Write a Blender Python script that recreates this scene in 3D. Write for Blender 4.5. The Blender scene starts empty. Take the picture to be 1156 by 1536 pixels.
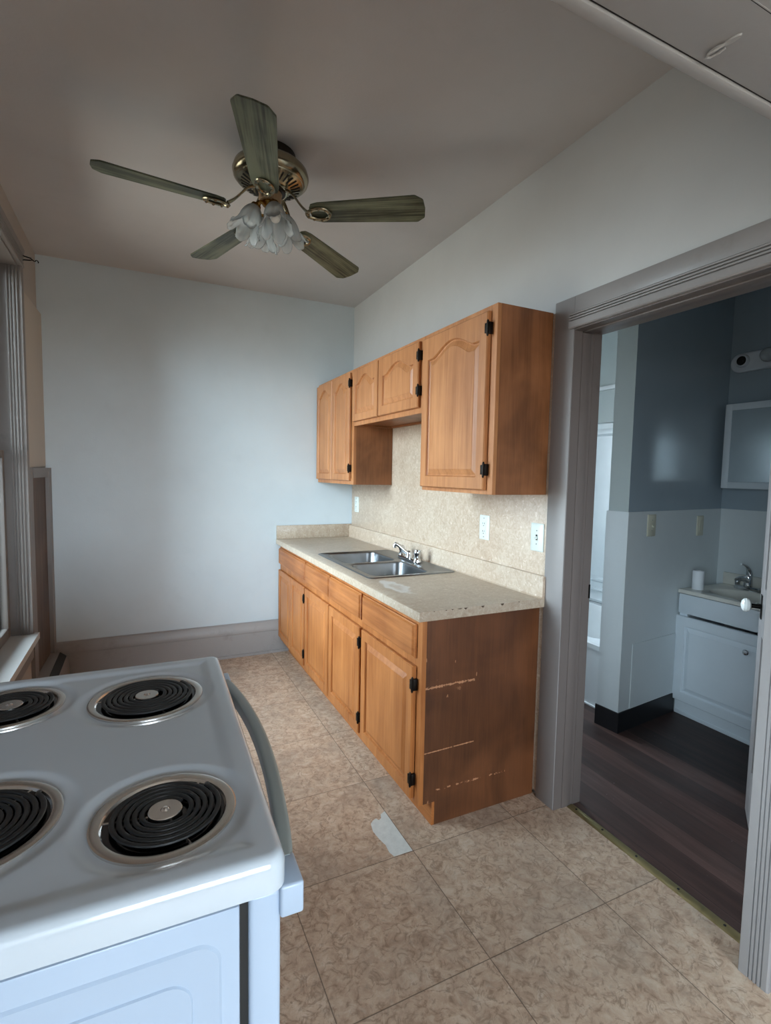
import bpy, bmesh, math, random
from mathutils import Vector, Matrix
PI = math.pi
sc = bpy.context.scene
C = sc.collection
random.seed(4)

# ------------------------------------------------------------------ camera, sky, exposure
F_PX, YAW, PITCH, ROLL, EYE = 768.0, -0.4467, -0.0751, 0.0185, 1.4482
cam_d = bpy.data.cameras.new('camera'); cam = bpy.data.objects.new('camera', cam_d); C.objects.link(cam)
cy_, sy_, cp_, sp_ = math.cos(YAW), math.sin(YAW), math.cos(PITCH), math.sin(PITCH)
fwd = Vector((-sy_*cp_, cy_*cp_, sp_)); rgt = Vector((cy_, sy_, 0)); upv = rgt.cross(fwd)
cr, sr = math.cos(ROLL), math.sin(ROLL)
R_ = cr*rgt + sr*upv; U_ = -sr*rgt + cr*upv
m = Matrix((R_, U_, -fwd)).transposed().to_4x4(); m.translation = (0, 0, EYE)
cam.matrix_world = m
cam_d.sensor_fit = 'VERTICAL'; cam_d.sensor_height = 36.0; cam_d.lens = F_PX*36.0/1536.0
cam_d.clip_start = 0.02
sc.camera = cam
vs = sc.view_settings
vs.view_transform = 'Standard'; vs.look = 'None'; vs.gamma = 1.0; vs.use_curve_mapping = False
vs.exposure = 2.05

SKY_STRENGTH = 7.0
w = bpy.data.worlds.new('overcast_sky'); sc.world = w; w.use_nodes = True
nt = w.node_tree; nt.nodes.clear()
wo = nt.nodes.new('ShaderNodeOutputWorld'); bg = nt.nodes.new('ShaderNodeBackground')
tc = nt.nodes.new('ShaderNodeTexCoord'); sx = nt.nodes.new('ShaderNodeSeparateXYZ'); rp = nt.nodes.new('ShaderNodeValToRGB')
mp = nt.nodes.new('ShaderNodeMapRange'); mp.inputs[1].default_value = -1; mp.inputs[2].default_value = 1
nt.links.new(tc.outputs['Generated'], sx.inputs[0]); nt.links.new(sx.outputs['Z'], mp.inputs[0]); nt.links.new(mp.outputs[0], rp.inputs[0])
e = rp.color_ramp.elements
e[0].position = 0.44; e[0].color = (0.20, 0.19, 0.17, 1)
e[1].position = 0.56; e[1].color = (0.74, 0.88, 1.0, 1)
nt.links.new(rp.outputs[0], bg.inputs[0]); bg.inputs[1].default_value = SKY_STRENGTH
nt.links.new(bg.outputs[0], wo.inputs[0])
sc.cycles.use_denoising = True
sc.cycles.max_bounces = 10; sc.cycles.diffuse_bounces = 6; sc.cycles.transparent_max_bounces = 12
sc.cycles.sample_clamp_indirect = 6.0; sc.cycles.caustics_reflective = False; sc.cycles.caustics_refractive = False

XL, XR, XB, YB, HC = -0.585, 1.6087, 1.738, 4.02, 2.8014     # left wall, right wall, its bathroom face, back wall, ceiling
YF = -3.2                                                    # wall behind the camera
WIN1 = (2.22, 3.43, 0.50, 2.53)                              # window beside the stove: y0 y1 z0 z1
WIN2 = (-1.05, 0.02, 0.70, 2.10)                             # window beside the camera
def portal(name, y0, y1, z0, z1):
    l = bpy.data.lights.new(name, 'AREA'); l.shape = 'RECTANGLE'; l.size = z1-z0; l.size_y = y1-y0
    l.cycles.is_portal = True
    o = bpy.data.objects.new(name, l); C.objects.link(o)
    o.location = (XL-0.20, (y0+y1)/2, (z0+z1)/2); o.rotation_euler = (0, -PI/2, 0)
portal('sky_portal', *WIN1); portal('sky_portal', *WIN2)
FILL_WIN3 = (-0.45, 1.20, 0.70, 2.30)                             # unseen window added behind the camera as fill light: x0 x1 z0 z1
l3 = bpy.data.lights.new('sky_portal', 'AREA'); l3.shape = 'RECTANGLE'; l3.size = FILL_WIN3[1]-FILL_WIN3[0]; l3.size_y = FILL_WIN3[3]-FILL_WIN3[2]; l3.cycles.is_portal = True
o3 = bpy.data.objects.new('sky_portal', l3); C.objects.link(o3); o3.location = ((FILL_WIN3[0]+FILL_WIN3[1])/2, YF-0.15, (FILL_WIN3[2]+FILL_WIN3[3])/2); o3.rotation_euler = (PI/2, 0, 0)
FILL_WIN4 = (1.80, 2.42, 0.95, 2.35)                              # unseen opening added by the tub to brighten the bathroom: x0 x1 z0 z1
l4 = bpy.data.lights.new('sky_portal', 'AREA'); l4.shape = 'RECTANGLE'; l4.size = FILL_WIN4[1]-FILL_WIN4[0]; l4.size_y = FILL_WIN4[3]-FILL_WIN4[2]; l4.cycles.is_portal = True
o4 = bpy.data.objects.new('sky_portal', l4); C.objects.link(o4); o4.location = ((FILL_WIN4[0]+FILL_WIN4[1])/2, 3.88, (FILL_WIN4[2]+FILL_WIN4[3])/2); o4.rotation_euler = (-PI/2, 0, 0)

# ------------------------------------------------------------------ mesh helpers
def smooth(me, ang=35):
    me.shade_smooth(); me.set_sharp_from_angle(angle=math.radians(ang))

def obj(name, bm, mat, parent=None, ang=35, origin=None, kind=None):
    """link a bmesh whose vertices are in parent space (or world space for a top-level object)"""
    bmesh.ops.recalc_face_normals(bm, faces=bm.faces)
    loc = Vector((0, 0, 0))
    if parent is None and origin is None:
        xs = [v.co for v in bm.verts]
        lo = Vector([min(p[i] for p in xs) for i in range(3)]); hi = Vector([max(p[i] for p in xs) for i in range(3)])
        loc = Vector(((lo.x+hi.x)/2, (lo.y+hi.y)/2, lo.z))
    elif origin is not None: loc = Vector(origin)
    if loc.length > 0: bmesh.ops.translate(bm, verts=bm.verts, vec=-loc)
    me = bpy.data.meshes.new(name); bm.to_mesh(me); bm.free()
    for mt in (mat if isinstance(mat, (list, tuple)) else [mat]): me.materials.append(mt)
    smooth(me, ang)
    o = bpy.data.objects.new(name, me); C.objects.link(o); o.location = loc
    if parent is not None: o.parent = parent
    if kind: o['kind'] = kind
    return o

def struct(name, bm, mat, parent=None):
    return obj(name, bm, mat, parent, origin=(0, 0, 0), kind='structure')

def thing(name, label, cat, loc, rot=(0, 0, 0), group=None):
    o = bpy.data.objects.new(name, None); C.objects.link(o); o.empty_display_size = 0.05
    o.location = loc; o.rotation_euler = rot; o['label'] = label; o['category'] = cat
    if group: o['group'] = group
    return o

def tag(o, label, cat, group=None):
    o['label'] = label; o['category'] = cat
    if group: o['group'] = group
    return o

def bx(bm, x0, x1, y0, y1, z0, z1, bev=0.0, seg=2, off=(0, 0, 0)):
    vs_ = [bm.verts.new((x-off[0], y-off[1], z-off[2])) for z in (z0, z1) for y in (y0, y1) for x in (x0, x1)]
    fs = [(0, 2, 3, 1), (4, 5, 7, 6), (0, 1, 5, 4), (2, 6, 7, 3), (0, 4, 6, 2), (1, 3, 7, 5)]
    fa = [bm.faces.new([vs_[i] for i in f]) for f in fs]
    if bev > 0:
        ed = list({ee for f in fa for ee in f.edges})
        bmesh.ops.bevel(bm, geom=ed, offset=bev, segments=seg, profile=0.5, affect='EDGES')
    return bm

def box(*a, **k): return bx(bmesh.new(), *a, **k)

def prism(bm, pts, axis, a0, a1):
    """extrude a 2-D outline along an axis; pts are the two other coordinates in x,y,z order"""
    def mk(p, a):
        if axis == 'x': return (a, p[0], p[1])
        if axis == 'y': return (p[0], a, p[1])
        return (p[0], p[1], a)
    A = [bm.verts.new(mk(p, a0)) for p in pts]; B = [bm.verts.new(mk(p, a1)) for p in pts]
    n = len(pts)
    bm.faces.new(A); bm.faces.new(B[::-1])
    for i in range(n): bm.faces.new((A[i], A[(i+1) % n], B[(i+1) % n], B[i]))
    return bm

def lathe(bm, prof, c=(0, 0, 0), n=32, M=None, rfun=None, close=False):
    """prof = (r, z) list spun about z; M an optional matrix"""
    rings = []
    for r, z in prof:
        ring = []
        for i in range(n):
            a = 2*PI*i/n; rr = r if rfun is None else rfun(r, z, a)
            p = Vector((rr*math.cos(a), rr*math.sin(a), z))
            if M is not None: p = M @ p
            ring.append(bm.verts.new(p+Vector(c)))
        rings.append(ring)
    for a_, b_ in zip(rings, rings[1:]):
        for i in range(n): bm.faces.new((a_[i], a_[(i+1) % n], b_[(i+1) % n], b_[i]))
    if close:
        bm.faces.new(rings[0]); bm.faces.new(rings[-1][::-1])
    return bm

def tube(bm, path, rad, n=10, sx_=1.0, cap=True, up=None):
    """sweep a circle (or ellipse) along a path; rad a number or a list"""
    P = [Vector(p) for p in path]; k = len(P)
    rr = rad if isinstance(rad, (list, tuple)) else [rad]*k
    N = None; rings = []
    for i in range(k):
        t = (P[min(i+1, k-1)]-P[max(i-1, 0)]).normalized()
        if up is not None:
            N = Vector(up); N = (N-t*N.dot(t)).normalized()
        elif N is None:
            a = Vector((0, 0, 1)) if abs(t.z) < 0.9 else Vector((1, 0, 0)); N = (a-t*a.dot(t)).normalized()
        else: N = (N-t*N.dot(t)).normalized()
        B = t.cross(N)
        rings.append([bm.verts.new(P[i]+(N*math.cos(2*PI*j/n)*sx_+B*math.sin(2*PI*j/n))*rr[i]) for j in range(n)])
    for a_, b_ in zip(rings, rings[1:]):
        for j in range(n): bm.faces.new((a_[j], a_[(j+1) % n], b_[(j+1) % n], b_[j]))
    if cap: bm.faces.new(rings[0][::-1]); bm.faces.new(rings[-1])
    return bm

def bez(p0, p1, p2, p3, n=12):
    o = []
    for i in range(n+1):
        t = i/n; s = 1-t
        o.append(Vector(p0)*s**3+Vector(p1)*3*s*s*t+Vector(p2)*3*s*t*t+Vector(p3)*t**3)
    return o

def rrect(x0, x1, y0, y1, r, n=5):
    pts = []
    for cx, cy, a0 in ((x1-r, y1-r, 0), (x0+r, y1-r, PI/2), (x0+r, y0+r, PI), (x1-r, y0+r, 1.5*PI)):
        for i in range(n+1):
            a = a0+PI/2*i/n; pts.append((cx+r*math.cos(a), cy+r*math.sin(a)))
    return pts

# ------------------------------------------------------------------ materials
def srgb(h):
    if isinstance(h, str):
        h = h.lstrip('#'); v = [int(h[i:i+2], 16)/255 for i in (0, 2, 4)]
    else: v = [x/255 for x in h]
    return tuple((x/12.92 if x <= 0.04045 else ((x+0.055)/1.055)**2.4) for x in v)+(1,)

class NB:
    def __init__(s, name):
        s.m = bpy.data.materials.new(name); s.m.use_nodes = True; s.t = s.m.node_tree; s.t.nodes.clear()
        s.out = s.n('ShaderNodeOutputMaterial')
    def n(s, ty, **kw):
        o = s.t.nodes.new(ty)
        for k, v in kw.items(): setattr(o, k, v)
        return o
    def put(s, sock, v):
        if isinstance(v, bpy.types.NodeSocket): s.t.links.new(v, sock)
        elif v is not None: sock.default_value = v
    def math(s, op, a, b=None, c=None, clamp=False):
        o = s.n('ShaderNodeMath', operation=op, use_clamp=clamp); s.put(o.inputs[0], a); s.put(o.inputs[1], b)
        if c is not None: s.put(o.inputs[2], c)
        return o.outputs[0]
    def vec(s, src='Object', scale=(1, 1, 1), rot=(0, 0, 0), loc=(0, 0, 0)):
        if src == 'World': v = s.n('ShaderNodeNewGeometry').outputs['Position']
        else: v = s.n('ShaderNodeTexCoord').outputs[src]
        mp_ = s.n('ShaderNodeMapping'); s.put(mp_.inputs[0], v); mp_.inputs['Scale'].default_value = scale
        mp_.inputs['Rotation'].default_value = rot; mp_.inputs['Location'].default_value = loc
        return mp_.outputs[0]
    def noise(s, vec, scale=5, detail=4, rough=0.5, dist=0.0):
        o = s.n('ShaderNodeTexNoise'); s.put(o.inputs['Vector'], vec); o.inputs['Scale'].default_value = scale
        o.inputs['Detail'].default_value = detail; o.inputs['Roughness'].default_value = rough; o.inputs['Distortion'].default_value = dist
        return o.outputs[0]
    def ramp(s, fac, stops):
        o = s.n('ShaderNodeValToRGB'); s.put(o.inputs[0], fac); el = o.color_ramp.elements
        while len(el) < len(stops): el.new(0.5)
        for q, (p, col) in zip(el, stops): q.position = p; q.color = col
        return o.outputs[0]
    def mix(s, fac, a, b, bt='MIX'):
        o = s.n('ShaderNodeMix', data_type='RGBA', blend_type=bt); s.put(o.inputs[0], fac); s.put(o.inputs[6], a); s.put(o.inputs[7], b)
        return o.outputs[2]
    def rng(s, v, a, b, c=0.0, d=1.0, clamp=True):
        o = s.n('ShaderNodeMapRange', clamp=clamp); s.put(o.inputs[0], v)
        for i, q in enumerate((a, b, c, d)): o.inputs[i+1].default_value = q
        return o.outputs[0]
    def sep(s, v):
        o = s.n('ShaderNodeSeparateXYZ'); s.put(o.inputs[0], v); return o.outputs
    def bump(s, h, strength=0.2, dist=0.002):
        o = s.n('ShaderNodeBump'); s.put(o.inputs['Height'], h); o.inputs['Strength'].default_value = strength; o.inputs['Distance'].default_value = dist
        return o.outputs[0]
    def bsdf(s, col, rough=0.5, metal=0.0, spec=0.5, normal=None, **kw):
        o = s.n('ShaderNodeBsdfPrincipled'); s.put(o.inputs['Base Color'], col); s.put(o.inputs['Roughness'], rough)
        s.put(o.inputs['Metallic'], metal); s.put(o.inputs['Specular IOR Level'], spec)
        if normal is not None: s.put(o.inputs['Normal'], normal)
        for k, v in kw.items(): s.put(o.inputs[k.replace('_', ' ')], v)
        s.t.links.new(o.outputs[0], s.out.inputs[0]); return o

def plain(name, col, rough=0.5, metal=0.0, spec=0.5, var=0.06, scale=8, bump=0.0, bscale=120, **kw):
    b = NB(name); c_ = srgb(col); v = b.vec('Object')
    n_ = b.noise(v, scale, 5, 0.6)
    lo = tuple(x*(1-var) for x in c_[:3])+(1,); hi = tuple(min(1, x*(1+var)) for x in c_[:3])+(1,)
    col_ = b.ramp(n_, [(0.3, lo), (0.7, hi)])
    nm = b.bump(b.noise(v, bscale, 3), bump, 0.001) if bump else None
    b.bsdf(col_, rough, metal, spec, nm, **kw); return b.m

def painted(name, col, rough=0.45, dirt='#6b5f55', amount=0.12, spec=0.4, bump=0.25):
    """old brushed paint: soft mottling, a few grubby smears, fine roller bump"""
    b = NB(name); v = b.vec('World'); c_ = srgb(col)
    n1 = b.noise(v, 1.7, 6, 0.6); n2 = b.noise(v, 14, 4, 0.6)
    base = b.ramp(n1, [(0.3, tuple(x*0.95 for x in c_[:3])+(1,)), (0.7, tuple(min(1, x*1.04) for x in c_[:3])+(1,))])
    d = b.math('MULTIPLY', b.rng(b.noise(v, 3.1, 8, 0.7), 0.58, 0.8), b.rng(n2, 0.3, 0.7))
    d = b.math('MULTIPLY', d, amount*3, clamp=True)
    col_ = b.mix(d, base, srgb(dirt))
    nm = b.bump(b.math('ADD', b.noise(v, 90, 3), b.math('MULTIPLY', b.noise(v, 6, 4), 2.0)), bump, 0.0015)
    b.bsdf(col_, rough, 0, spec, nm); return b.m

def wood(name, light, dark, axis='z', rough=0.42, scale=1.0, spec=0.4, coat=0.0, contrast=1.0):
    b = NB(name)
    st = {'z': (26, 26, 1.6), 'y': (26, 1.6, 26), 'x': (1.6, 26, 26)}[axis]
    fn = {'z': (160, 160, 5), 'y': (160, 5, 160), 'x': (5, 160, 160)}[axis]
    v = b.vec('Object', tuple(q*scale for q in st)); v2 = b.vec('Object', tuple(q*scale for q in fn))
    oi = b.n('ShaderNodeObjectInfo')
    n1 = b.noise(v, 1.0, 6, 0.6, 0.6); n2 = b.noise(v2, 1.0, 3, 0.5)
    n3 = b.noise(b.vec('World', (3, 3, 3)), 1.2, 4)
    f = b.math('ADD', b.math('MULTIPLY', n1, 0.75), b.math('MULTIPLY', n2, 0.30))
    f = b.math('ADD', f, b.math('MULTIPLY', b.math('SUBTRACT', n3, 0.5), 0.5))
    h = 0.22*contrast
    col = b.ramp(f, [(0.52-h, srgb(dark)), (0.52+h, srgb(light))])
    b.bsdf(col, rough, 0, spec, b.bump(n2, 0.12, 0.0006), Coat_Weight=coat, Coat_Roughness=0.25); return b.m

def metal(name, col, rough=0.25, aniso=None, var=0.1):
    b = NB(name); v = b.vec('Object')
    c_ = srgb(col)
    cc = b.ramp(b.noise(v, 30, 4), [(0.3, tuple(x*(1-var) for x in c_[:3])+(1,)), (0.7, c_)])
    rr = b.rng(b.noise(v, 60, 4), 0.3, 0.7, rough*0.8, rough*1.3)
    b.bsdf(cc, rr, 1.0); return b.m

def laminate(name, sc_=1.0, tint=(1, 1, 1), rough=0.35, extra=None):
    """beige stone-look laminate"""
    b = NB(name); v = b.vec('World', (sc_,)*3)
    n1 = b.noise(v, 9, 8, 0.65, 1.2); n2 = b.noise(v, 38, 6, 0.6, 1.5); n3 = b.noise(v, 3, 4)
    t = lambda h: tuple(a*q for a, q in zip(srgb(h)[:3], tint))+(1,)
    c1 = b.ramp(n1, [(0.32, t('#ab9b89')), (0.5, t('#bfb1a0')), (0.68, t('#cdc4b6'))])
    c2 = b.ramp(n2, [(0.35, t('#a6937f')), (0.55, t('#c2b6a6')), (0.72, t('#dad3c8'))])
    col = b.mix(0.5, c1, c2); col = b.mix(b.rng(n3, 0.35, 0.7, 0, 0.25), col, t('#b6a08c'))
    col = b.mix(b.rng(b.noise(v, 46, 5, 0.6, 0.4), 0.60, 0.70, 0, 0.55), col, t('#e8e2d9'))
    if extra: col = extra(b, col)
    b.bsdf(col, rough, 0, 0.45, b.bump(n2, 0.05, 0.0005)); return b.m

def counter_wear(b, col):
    p = b.sep(b.vec('World'))
    dx = b.math('DIVIDE', b.math('SUBTRACT', p[0], 1.085), 0.055); dy = b.math('DIVIDE', b.math('SUBTRACT', p[1], 2.14), 0.15)
    r = b.math('SQRT', b.math('ADD', b.math('MULTIPLY', dx, dx), b.math('MULTIPLY', dy, dy)))
    r = b.math('ADD', r, b.math('MULTIPLY', b.math('SUBTRACT', b.noise(b.vec('World'), 22, 4), 0.5), 1.1))
    ring = b.math('MULTIPLY', b.rng(r, 1.0, 0.8), b.rng(r, 0.25, 0.6, 0.35, 1.0))
    return b.mix(b.math('MULTIPLY', ring, 0.55), col, srgb('#dfe3e4'))

def end_scratches(b, col):
    p = b.sep(b.vec('World')); v = b.vec('World')
    def line(x0, x1, z0, z1, wd, brk, cut):
        # slightly sloping worn line between two x, feathered by noise
        t = b.rng(p[0], x0, x1, z0, z1, clamp=False)
        dz = b.math('ABSOLUTE', b.math('SUBTRACT', p[2], t))
        jag = b.math('MULTIPLY', b.math('POWER', b.noise(b.vec('World', (230, 1, 12)), 1.0, 4, 0.7), 2.2), wd*3.2)
        a = b.math('LESS_THAN', dz, jag)
        inx = b.math('MULTIPLY', b.math('GREATER_THAN', p[0], x0), b.math('LESS_THAN', p[0], x1))
        q = b.rng(b.noise(v, brk, 4), cut, cut+0.06)
        return b.math('MULTIPLY', b.math('MULTIPLY', a, inx), q)
    m1 = line(1.016, 1.276, 0.587, 0.590, 0.006, 60, 0.42)
    m2 = line(1.016, 1.262, 0.315, 0.319, 0.0032, 60, 0.33)
    m3 = line(1.080, 1.436, 0.148, 0.146, 0.005, 75, 0.48)
    m4 = line(1.016, 1.22, 0.560, 0.566, 0.008, 30, 0.58)
    # small vertical nicks
    nv = b.noise(b.vec('World', (70, 1, 14)), 1.0, 2, 0.4)
    nk = b.math('MULTIPLY', b.math('GREATER_THAN', nv, 0.755), b.math('LESS_THAN', p[0], 1.36))
    mk = b.math('MAXIMUM', b.math('MAXIMUM', m1, m2), b.math('MAXIMUM', m3, b.math('MULTIPLY', m4, 0.35)))
    mk = b.math('MAXIMUM', mk, b.math('MULTIPLY', nk, 0.75))
    return b.mix(b.math('MULTIPLY', mk, 0.75), col, srgb('#c08a66'))

def plywood(name, light, dark, extra=None, rough=0.38):
    b = NB(name); v = b.vec('World', (9, 9, 1.2)); v2 = b.vec('World', (120, 120, 5))
    n1 = b.noise(v, 1.0, 6, 0.6, 0.8); n2 = b.noise(v2, 1.0, 3); n3 = b.noise(b.vec('World', (1, 1, 1)), 3.2, 3, 0.5, 0.6)
    f = b.math('ADD', b.math('MULTIPLY', n1, 0.5), b.math('MULTIPLY', n2, 0.2)); f = b.math('ADD', f, b.math('MULTIPLY', b.math('SUBTRACT', n3, 0.5), 0.75)); f = b.math('ADD', f, 0.17)
    col = b.ramp(f, [(0.36, srgb(dark)), (0.68, srgb(light))])
    if extra: col = extra(b, col)
    b.bsdf(col, rough, 0, 0.4); return b.m

def floor_tiles():
    b = NB('vinyl_tile'); P = b.vec('World'); p = b.sep(P)
    T = 0.4825
    u = b.math('DIVIDE', b.math('SUBTRACT', p[0], 0.926-10*T), T); vv = b.math('DIVIDE', b.math('SUBTRACT', p[1], 1.630-10*T), T)
    fu, fv = b.math('FRACT', u), b.math('FRACT', vv)
    du = b.math('MINIMUM', fu, b.math('SUBTRACT', 1.0, fu)); dv = b.math('MINIMUM', fv, b.math('SUBTRACT', 1.0, fv))
    d = b.math('MULTIPLY', b.math('MINIMUM', du, dv), T)
    cb = b.n('ShaderNodeCombineXYZ'); b.put(cb.inputs[0], b.math('FLOOR', u)); b.put(cb.inputs[1], b.math('FLOOR', vv))
    wn = b.n('ShaderNodeTexWhiteNoise', noise_dimensions='3D'); b.put(wn.inputs[0], cb.outputs[0])
    off = b.n('ShaderNodeVectorMath', operation='SCALE'); b.put(off.inputs[0], wn.outputs['Color']); off.inputs['Scale'].default_value = 9.0
    add = b.n('ShaderNodeVectorMath', operation='ADD'); b.put(add.inputs[0], P); b.put(add.inputs[1], off.outputs[0]); Q = add.outputs[0]
    def ridged(scale, detail, rough, dist):
        o = b.n('ShaderNodeTexNoise', noise_type='RIDGED_MULTIFRACTAL', normalize=False); b.put(o.inputs['Vector'], Q)
        for k_, v_ in (('Scale', scale), ('Detail', detail), ('Roughness', rough), ('Distortion', dist), ('Lacunarity', 2.1), ('Offset', 0.9), ('Gain', 2.0)): o.inputs[k_].default_value = v_
        return o.outputs[0]
    n1 = b.noise(Q, 4.5, 8, 0.68, 0.3); n2 = b.noise(Q, 20, 10, 0.74, 0.5); n3 = b.noise(Q, 60, 8, 0.7, 0.6); n4 = b.noise(Q, 2.6, 6, 0.62, 0.4)
    rg = ridged(24, 5, 0.62, 0.8)
    base = b.ramp(n1, [(0.32, srgb('#a98d77')), (0.48, srgb('#c4a78e')), (0.58, srgb('#cfb49b')), (0.72, srgb('#bf9f86'))])
    vein = b.ramp(n2, [(0.30, srgb('#846a58')), (0.44, srgb('#b2937c')), (0.55, srgb('#ccb39c')), (0.66, srgb('#e2d0bd'))])
    col = b.mix(0.55, base, vein)
    col = b.mix(b.rng(rg, 1.15, 1.7, 0, 0.6), col, srgb('#75543d'))
    col = b.mix(b.rng(rg, 0.5, 0.15, 0, 0.35), col, srgb('#dccdb9'))
    col = b.mix(b.rng(n3, 0.55, 0.70, 0, 0.5), col, srgb('#7c6f63'))
    col = b.mix(b.rng(n4, 0.48, 0.72, 0, 0.5), col, srgb('#998a7d'))
    col = b.mix(b.math('MULTIPLY', wn.outputs['Value'], 0.16), col, srgb('#a89c8c'))
    g = b.rng(d, 0.0022, 0.0008)
    col = b.mix(b.math('MULTIPLY', g, 0.75), col, srgb('#4a3c31'))
    # grey worn strip of narrow tile along the cabinets
    b.bsdf(col, b.rng(n2, 0.3, 0.7, 0.50, 0.36), 0, 0.4, b.bump(b.math('SUBTRACT', n2, b.math('MULTIPLY', g, 2.0)), 0.10, 0.001)); return b.m

def planks():
    b = NB('dark_wood_planks'); p = b.sep(b.vec('World'))
    u = b.math('DIVIDE', p[0], 0.125); fu = b.math('FRACT', u)
    wn = b.n('ShaderNodeTexWhiteNoise', noise_dimensions='1D'); b.put(wn.inputs['W'], b.math('FLOOR', u))
    n1 = b.noise(b.vec('World', (28, 2.2, 1)), 1.0, 6, 0.65, 0.8); n2 = b.noise(b.vec('World'), 3.0, 4)
    col = b.ramp(b.math('ADD', b.math('MULTIPLY', n1, 0.7), b.math('MULTIPLY', wn.outputs['Value'], 0.3)), [(0.3, srgb('#261a18')), (0.55, srgb('#3d2a25')), (0.75, srgb('#57403a'))])
    col = b.mix(b.rng(n2, 0.4, 0.75, 0, 0.35), col, srgb('#4a3f3c'))
    d = b.math('MULTIPLY', b.math('MINIMUM', fu, b.math('SUBTRACT', 1.0, fu)), 0.125)
    col = b.mix(b.rng(d, 0.0016, 0.0005), col, srgb('#120c0b'))
    sp = b.math('GREATER_THAN', b.noise(b.vec('World'), 70, 2), 0.76)
    col = b.mix(b.math('MULTIPLY', sp, 0.5), col, srgb('#a59c98'))
    b.bsdf(col, 0.46, 0, 0.35); return b.m

def pane_glass():
    b = NB('window_glass'); tr = b.n('ShaderNodeBsdfTransparent'); gl = b.n('ShaderNodeBsdfGlossy'); gl.inputs['Roughness'].default_value = 0.02
    fr = b.n('ShaderNodeFresnel'); fr.inputs[0].default_value = 1.45; mx = b.n('ShaderNodeMixShader')
    tr.inputs[0].default_value = (0.93, 0.96, 0.96, 1)
    b.t.links.new(fr.outputs[0], mx.inputs[0]); b.t.links.new(tr.outputs[0], mx.inputs[1]); b.t.links.new(gl.outputs[0], mx.inputs[2])
    b.t.links.new(mx.outputs[0], b.out.inputs[0]); return b.m

def shade_glass():
    b = NB('frosted_shade_glass'); tr = b.n('ShaderNodeBsdfTransparent'); tr.inputs[0].default_value = (0.95, 0.97, 0.98, 1)
    tl = b.n('ShaderNodeBsdfTranslucent'); tl.inputs[0].default_value = srgb('#f0f5f6'); di = b.n('ShaderNodeBsdfDiffuse'); di.inputs[0].default_value = srgb('#eef3f4')
    gl = b.n('ShaderNodeBsdfGlossy'); gl.inputs['Roughness'].default_value = 0.08
    m1 = b.n('ShaderNodeMixShader'); m1.inputs[0].default_value = 0.45
    m2 = b.n('ShaderNodeMixShader'); m2.inputs[0].default_value = 0.44; m3 = b.n('ShaderNodeMixShader')
    lw = b.n('ShaderNodeLayerWeight'); lw.inputs[0].default_value = 0.14
    L = b.t.links.new
    L(di.outputs[0], m1.inputs[1]); L(tl.outputs[0], m1.inputs[2]); L(tr.outputs[0], m2.inputs[1]); L(m1.outputs[0], m2.inputs[2])
    L(lw.outputs['Fresnel'], m3.inputs[0]); L(m2.outputs[0], m3.inputs[1]); L(gl.outputs[0], m3.inputs[2]); L(m3.outputs[0], b.out.inputs[0])
    return b.m

M = {}
M['wall_back'] = painted('pale_blue_wall_paint', '#c4ced3', 0.42, '#8a9097', 0.05)
M['wall_right'] = painted('white_wall_paint', '#c2c3c3', 0.5, '#a09a94', 0.05)
M['wall_left'] = painted('beige_wall_paint', '#a89d93', 0.5, '#8a7a6c', 0.10)
M['cream'] = painted('cream_patch_paint', '#b8ada0', 0.5, '#9a8a78', 0.10)
M['ceiling'] = painted('ceiling_paint', '#c4c0be', 0.55, '#8d827c', 0.06)
M['jamb'] = painted('dark_jamb_paint', '#685f5b', 0.42, '#4c4038', 0.3)  # darker and browner than the casing paint
M['trim'] = painted('taupe_trim_paint', '#979391', 0.40, '#55493f', 0.25)
M['trim_light'] = painted('grey_door_trim_paint', '#8f8b8a', 0.36, '#5f554d', 0.20)
M['window_trim'] = painted('window_trim_paint', '#7d7672', 0.42, '#4f443b', 0.3)
M['sill'] = painted('sill_paint', '#c5c2bf', 0.3, '#7a6f66', 0.15)
M['lintel'] = painted('lintel_paint', '#a19d9a', 0.45, '#8a8078', 0.12)
M['floor'] = floor_tiles(); M['planks'] = planks()
M['underlay'] = plain('white_underlay', '#cfd0cb', 0.7, var=0.08, scale=40, bump=0.3)
M['oak'] = wood('honey_oak', '#c38757', '#965d34', 'z'); M['oak_h'] = wood('honey_oak_across', '#bd7f4c', '#965b30', 'y')
M['oak_low'] = wood('honey_oak_base', '#b3733f', '#84491f', 'z'); M['oak_low_h'] = wood('honey_oak_base_across', '#b06f3c', '#80471e', 'y')
M['ply'] = plywood('stained_plywood', '#9c6540', '#6b4226'); M['ply_low'] = plywood('scratched_plywood', '#6a4026', '#482a18', end_scratches)
M['dark_gap'] = plain('dark_void', '#14100d', 0.9)
M['hinge'] = metal('black_hinge_metal', '#2a2623', 0.45)
M['laminate'] = laminate('stone_look_laminate', 1.0, (1.0, 0.935, 0.885)); M['counter'] = laminate('worn_counter_laminate', 1.3, (0.84, 0.80, 0.755), 0.34, counter_wear)
M['chip'] = plain('chipped_particleboard', '#4d3d2e', 0.9, var=0.3, scale=90)
M['steel'] = plain('brushed_stainless', '#85888b', 0.30, 1.0, var=0.03, scale=3); M['chrome'] = metal('chrome', '#d4d7da', 0.07, var=0.03)
M['plate'] = plain('white_plate_plastic', '#d6ddd8', 0.3, var=0.02); M['ivory'] = plain('ivory_plate_plastic', '#c7c4b2', 0.35, var=0.03)
M['slot'] = plain('dark_slot', '#1b1a18', 0.7)
M['enamel'] = plain('white_enamel', '#c0c9d1', 0.16, var=0.015, scale=2, spec=0.6, Coat_Weight=0.5, Coat_Roughness=0.08)
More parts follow.
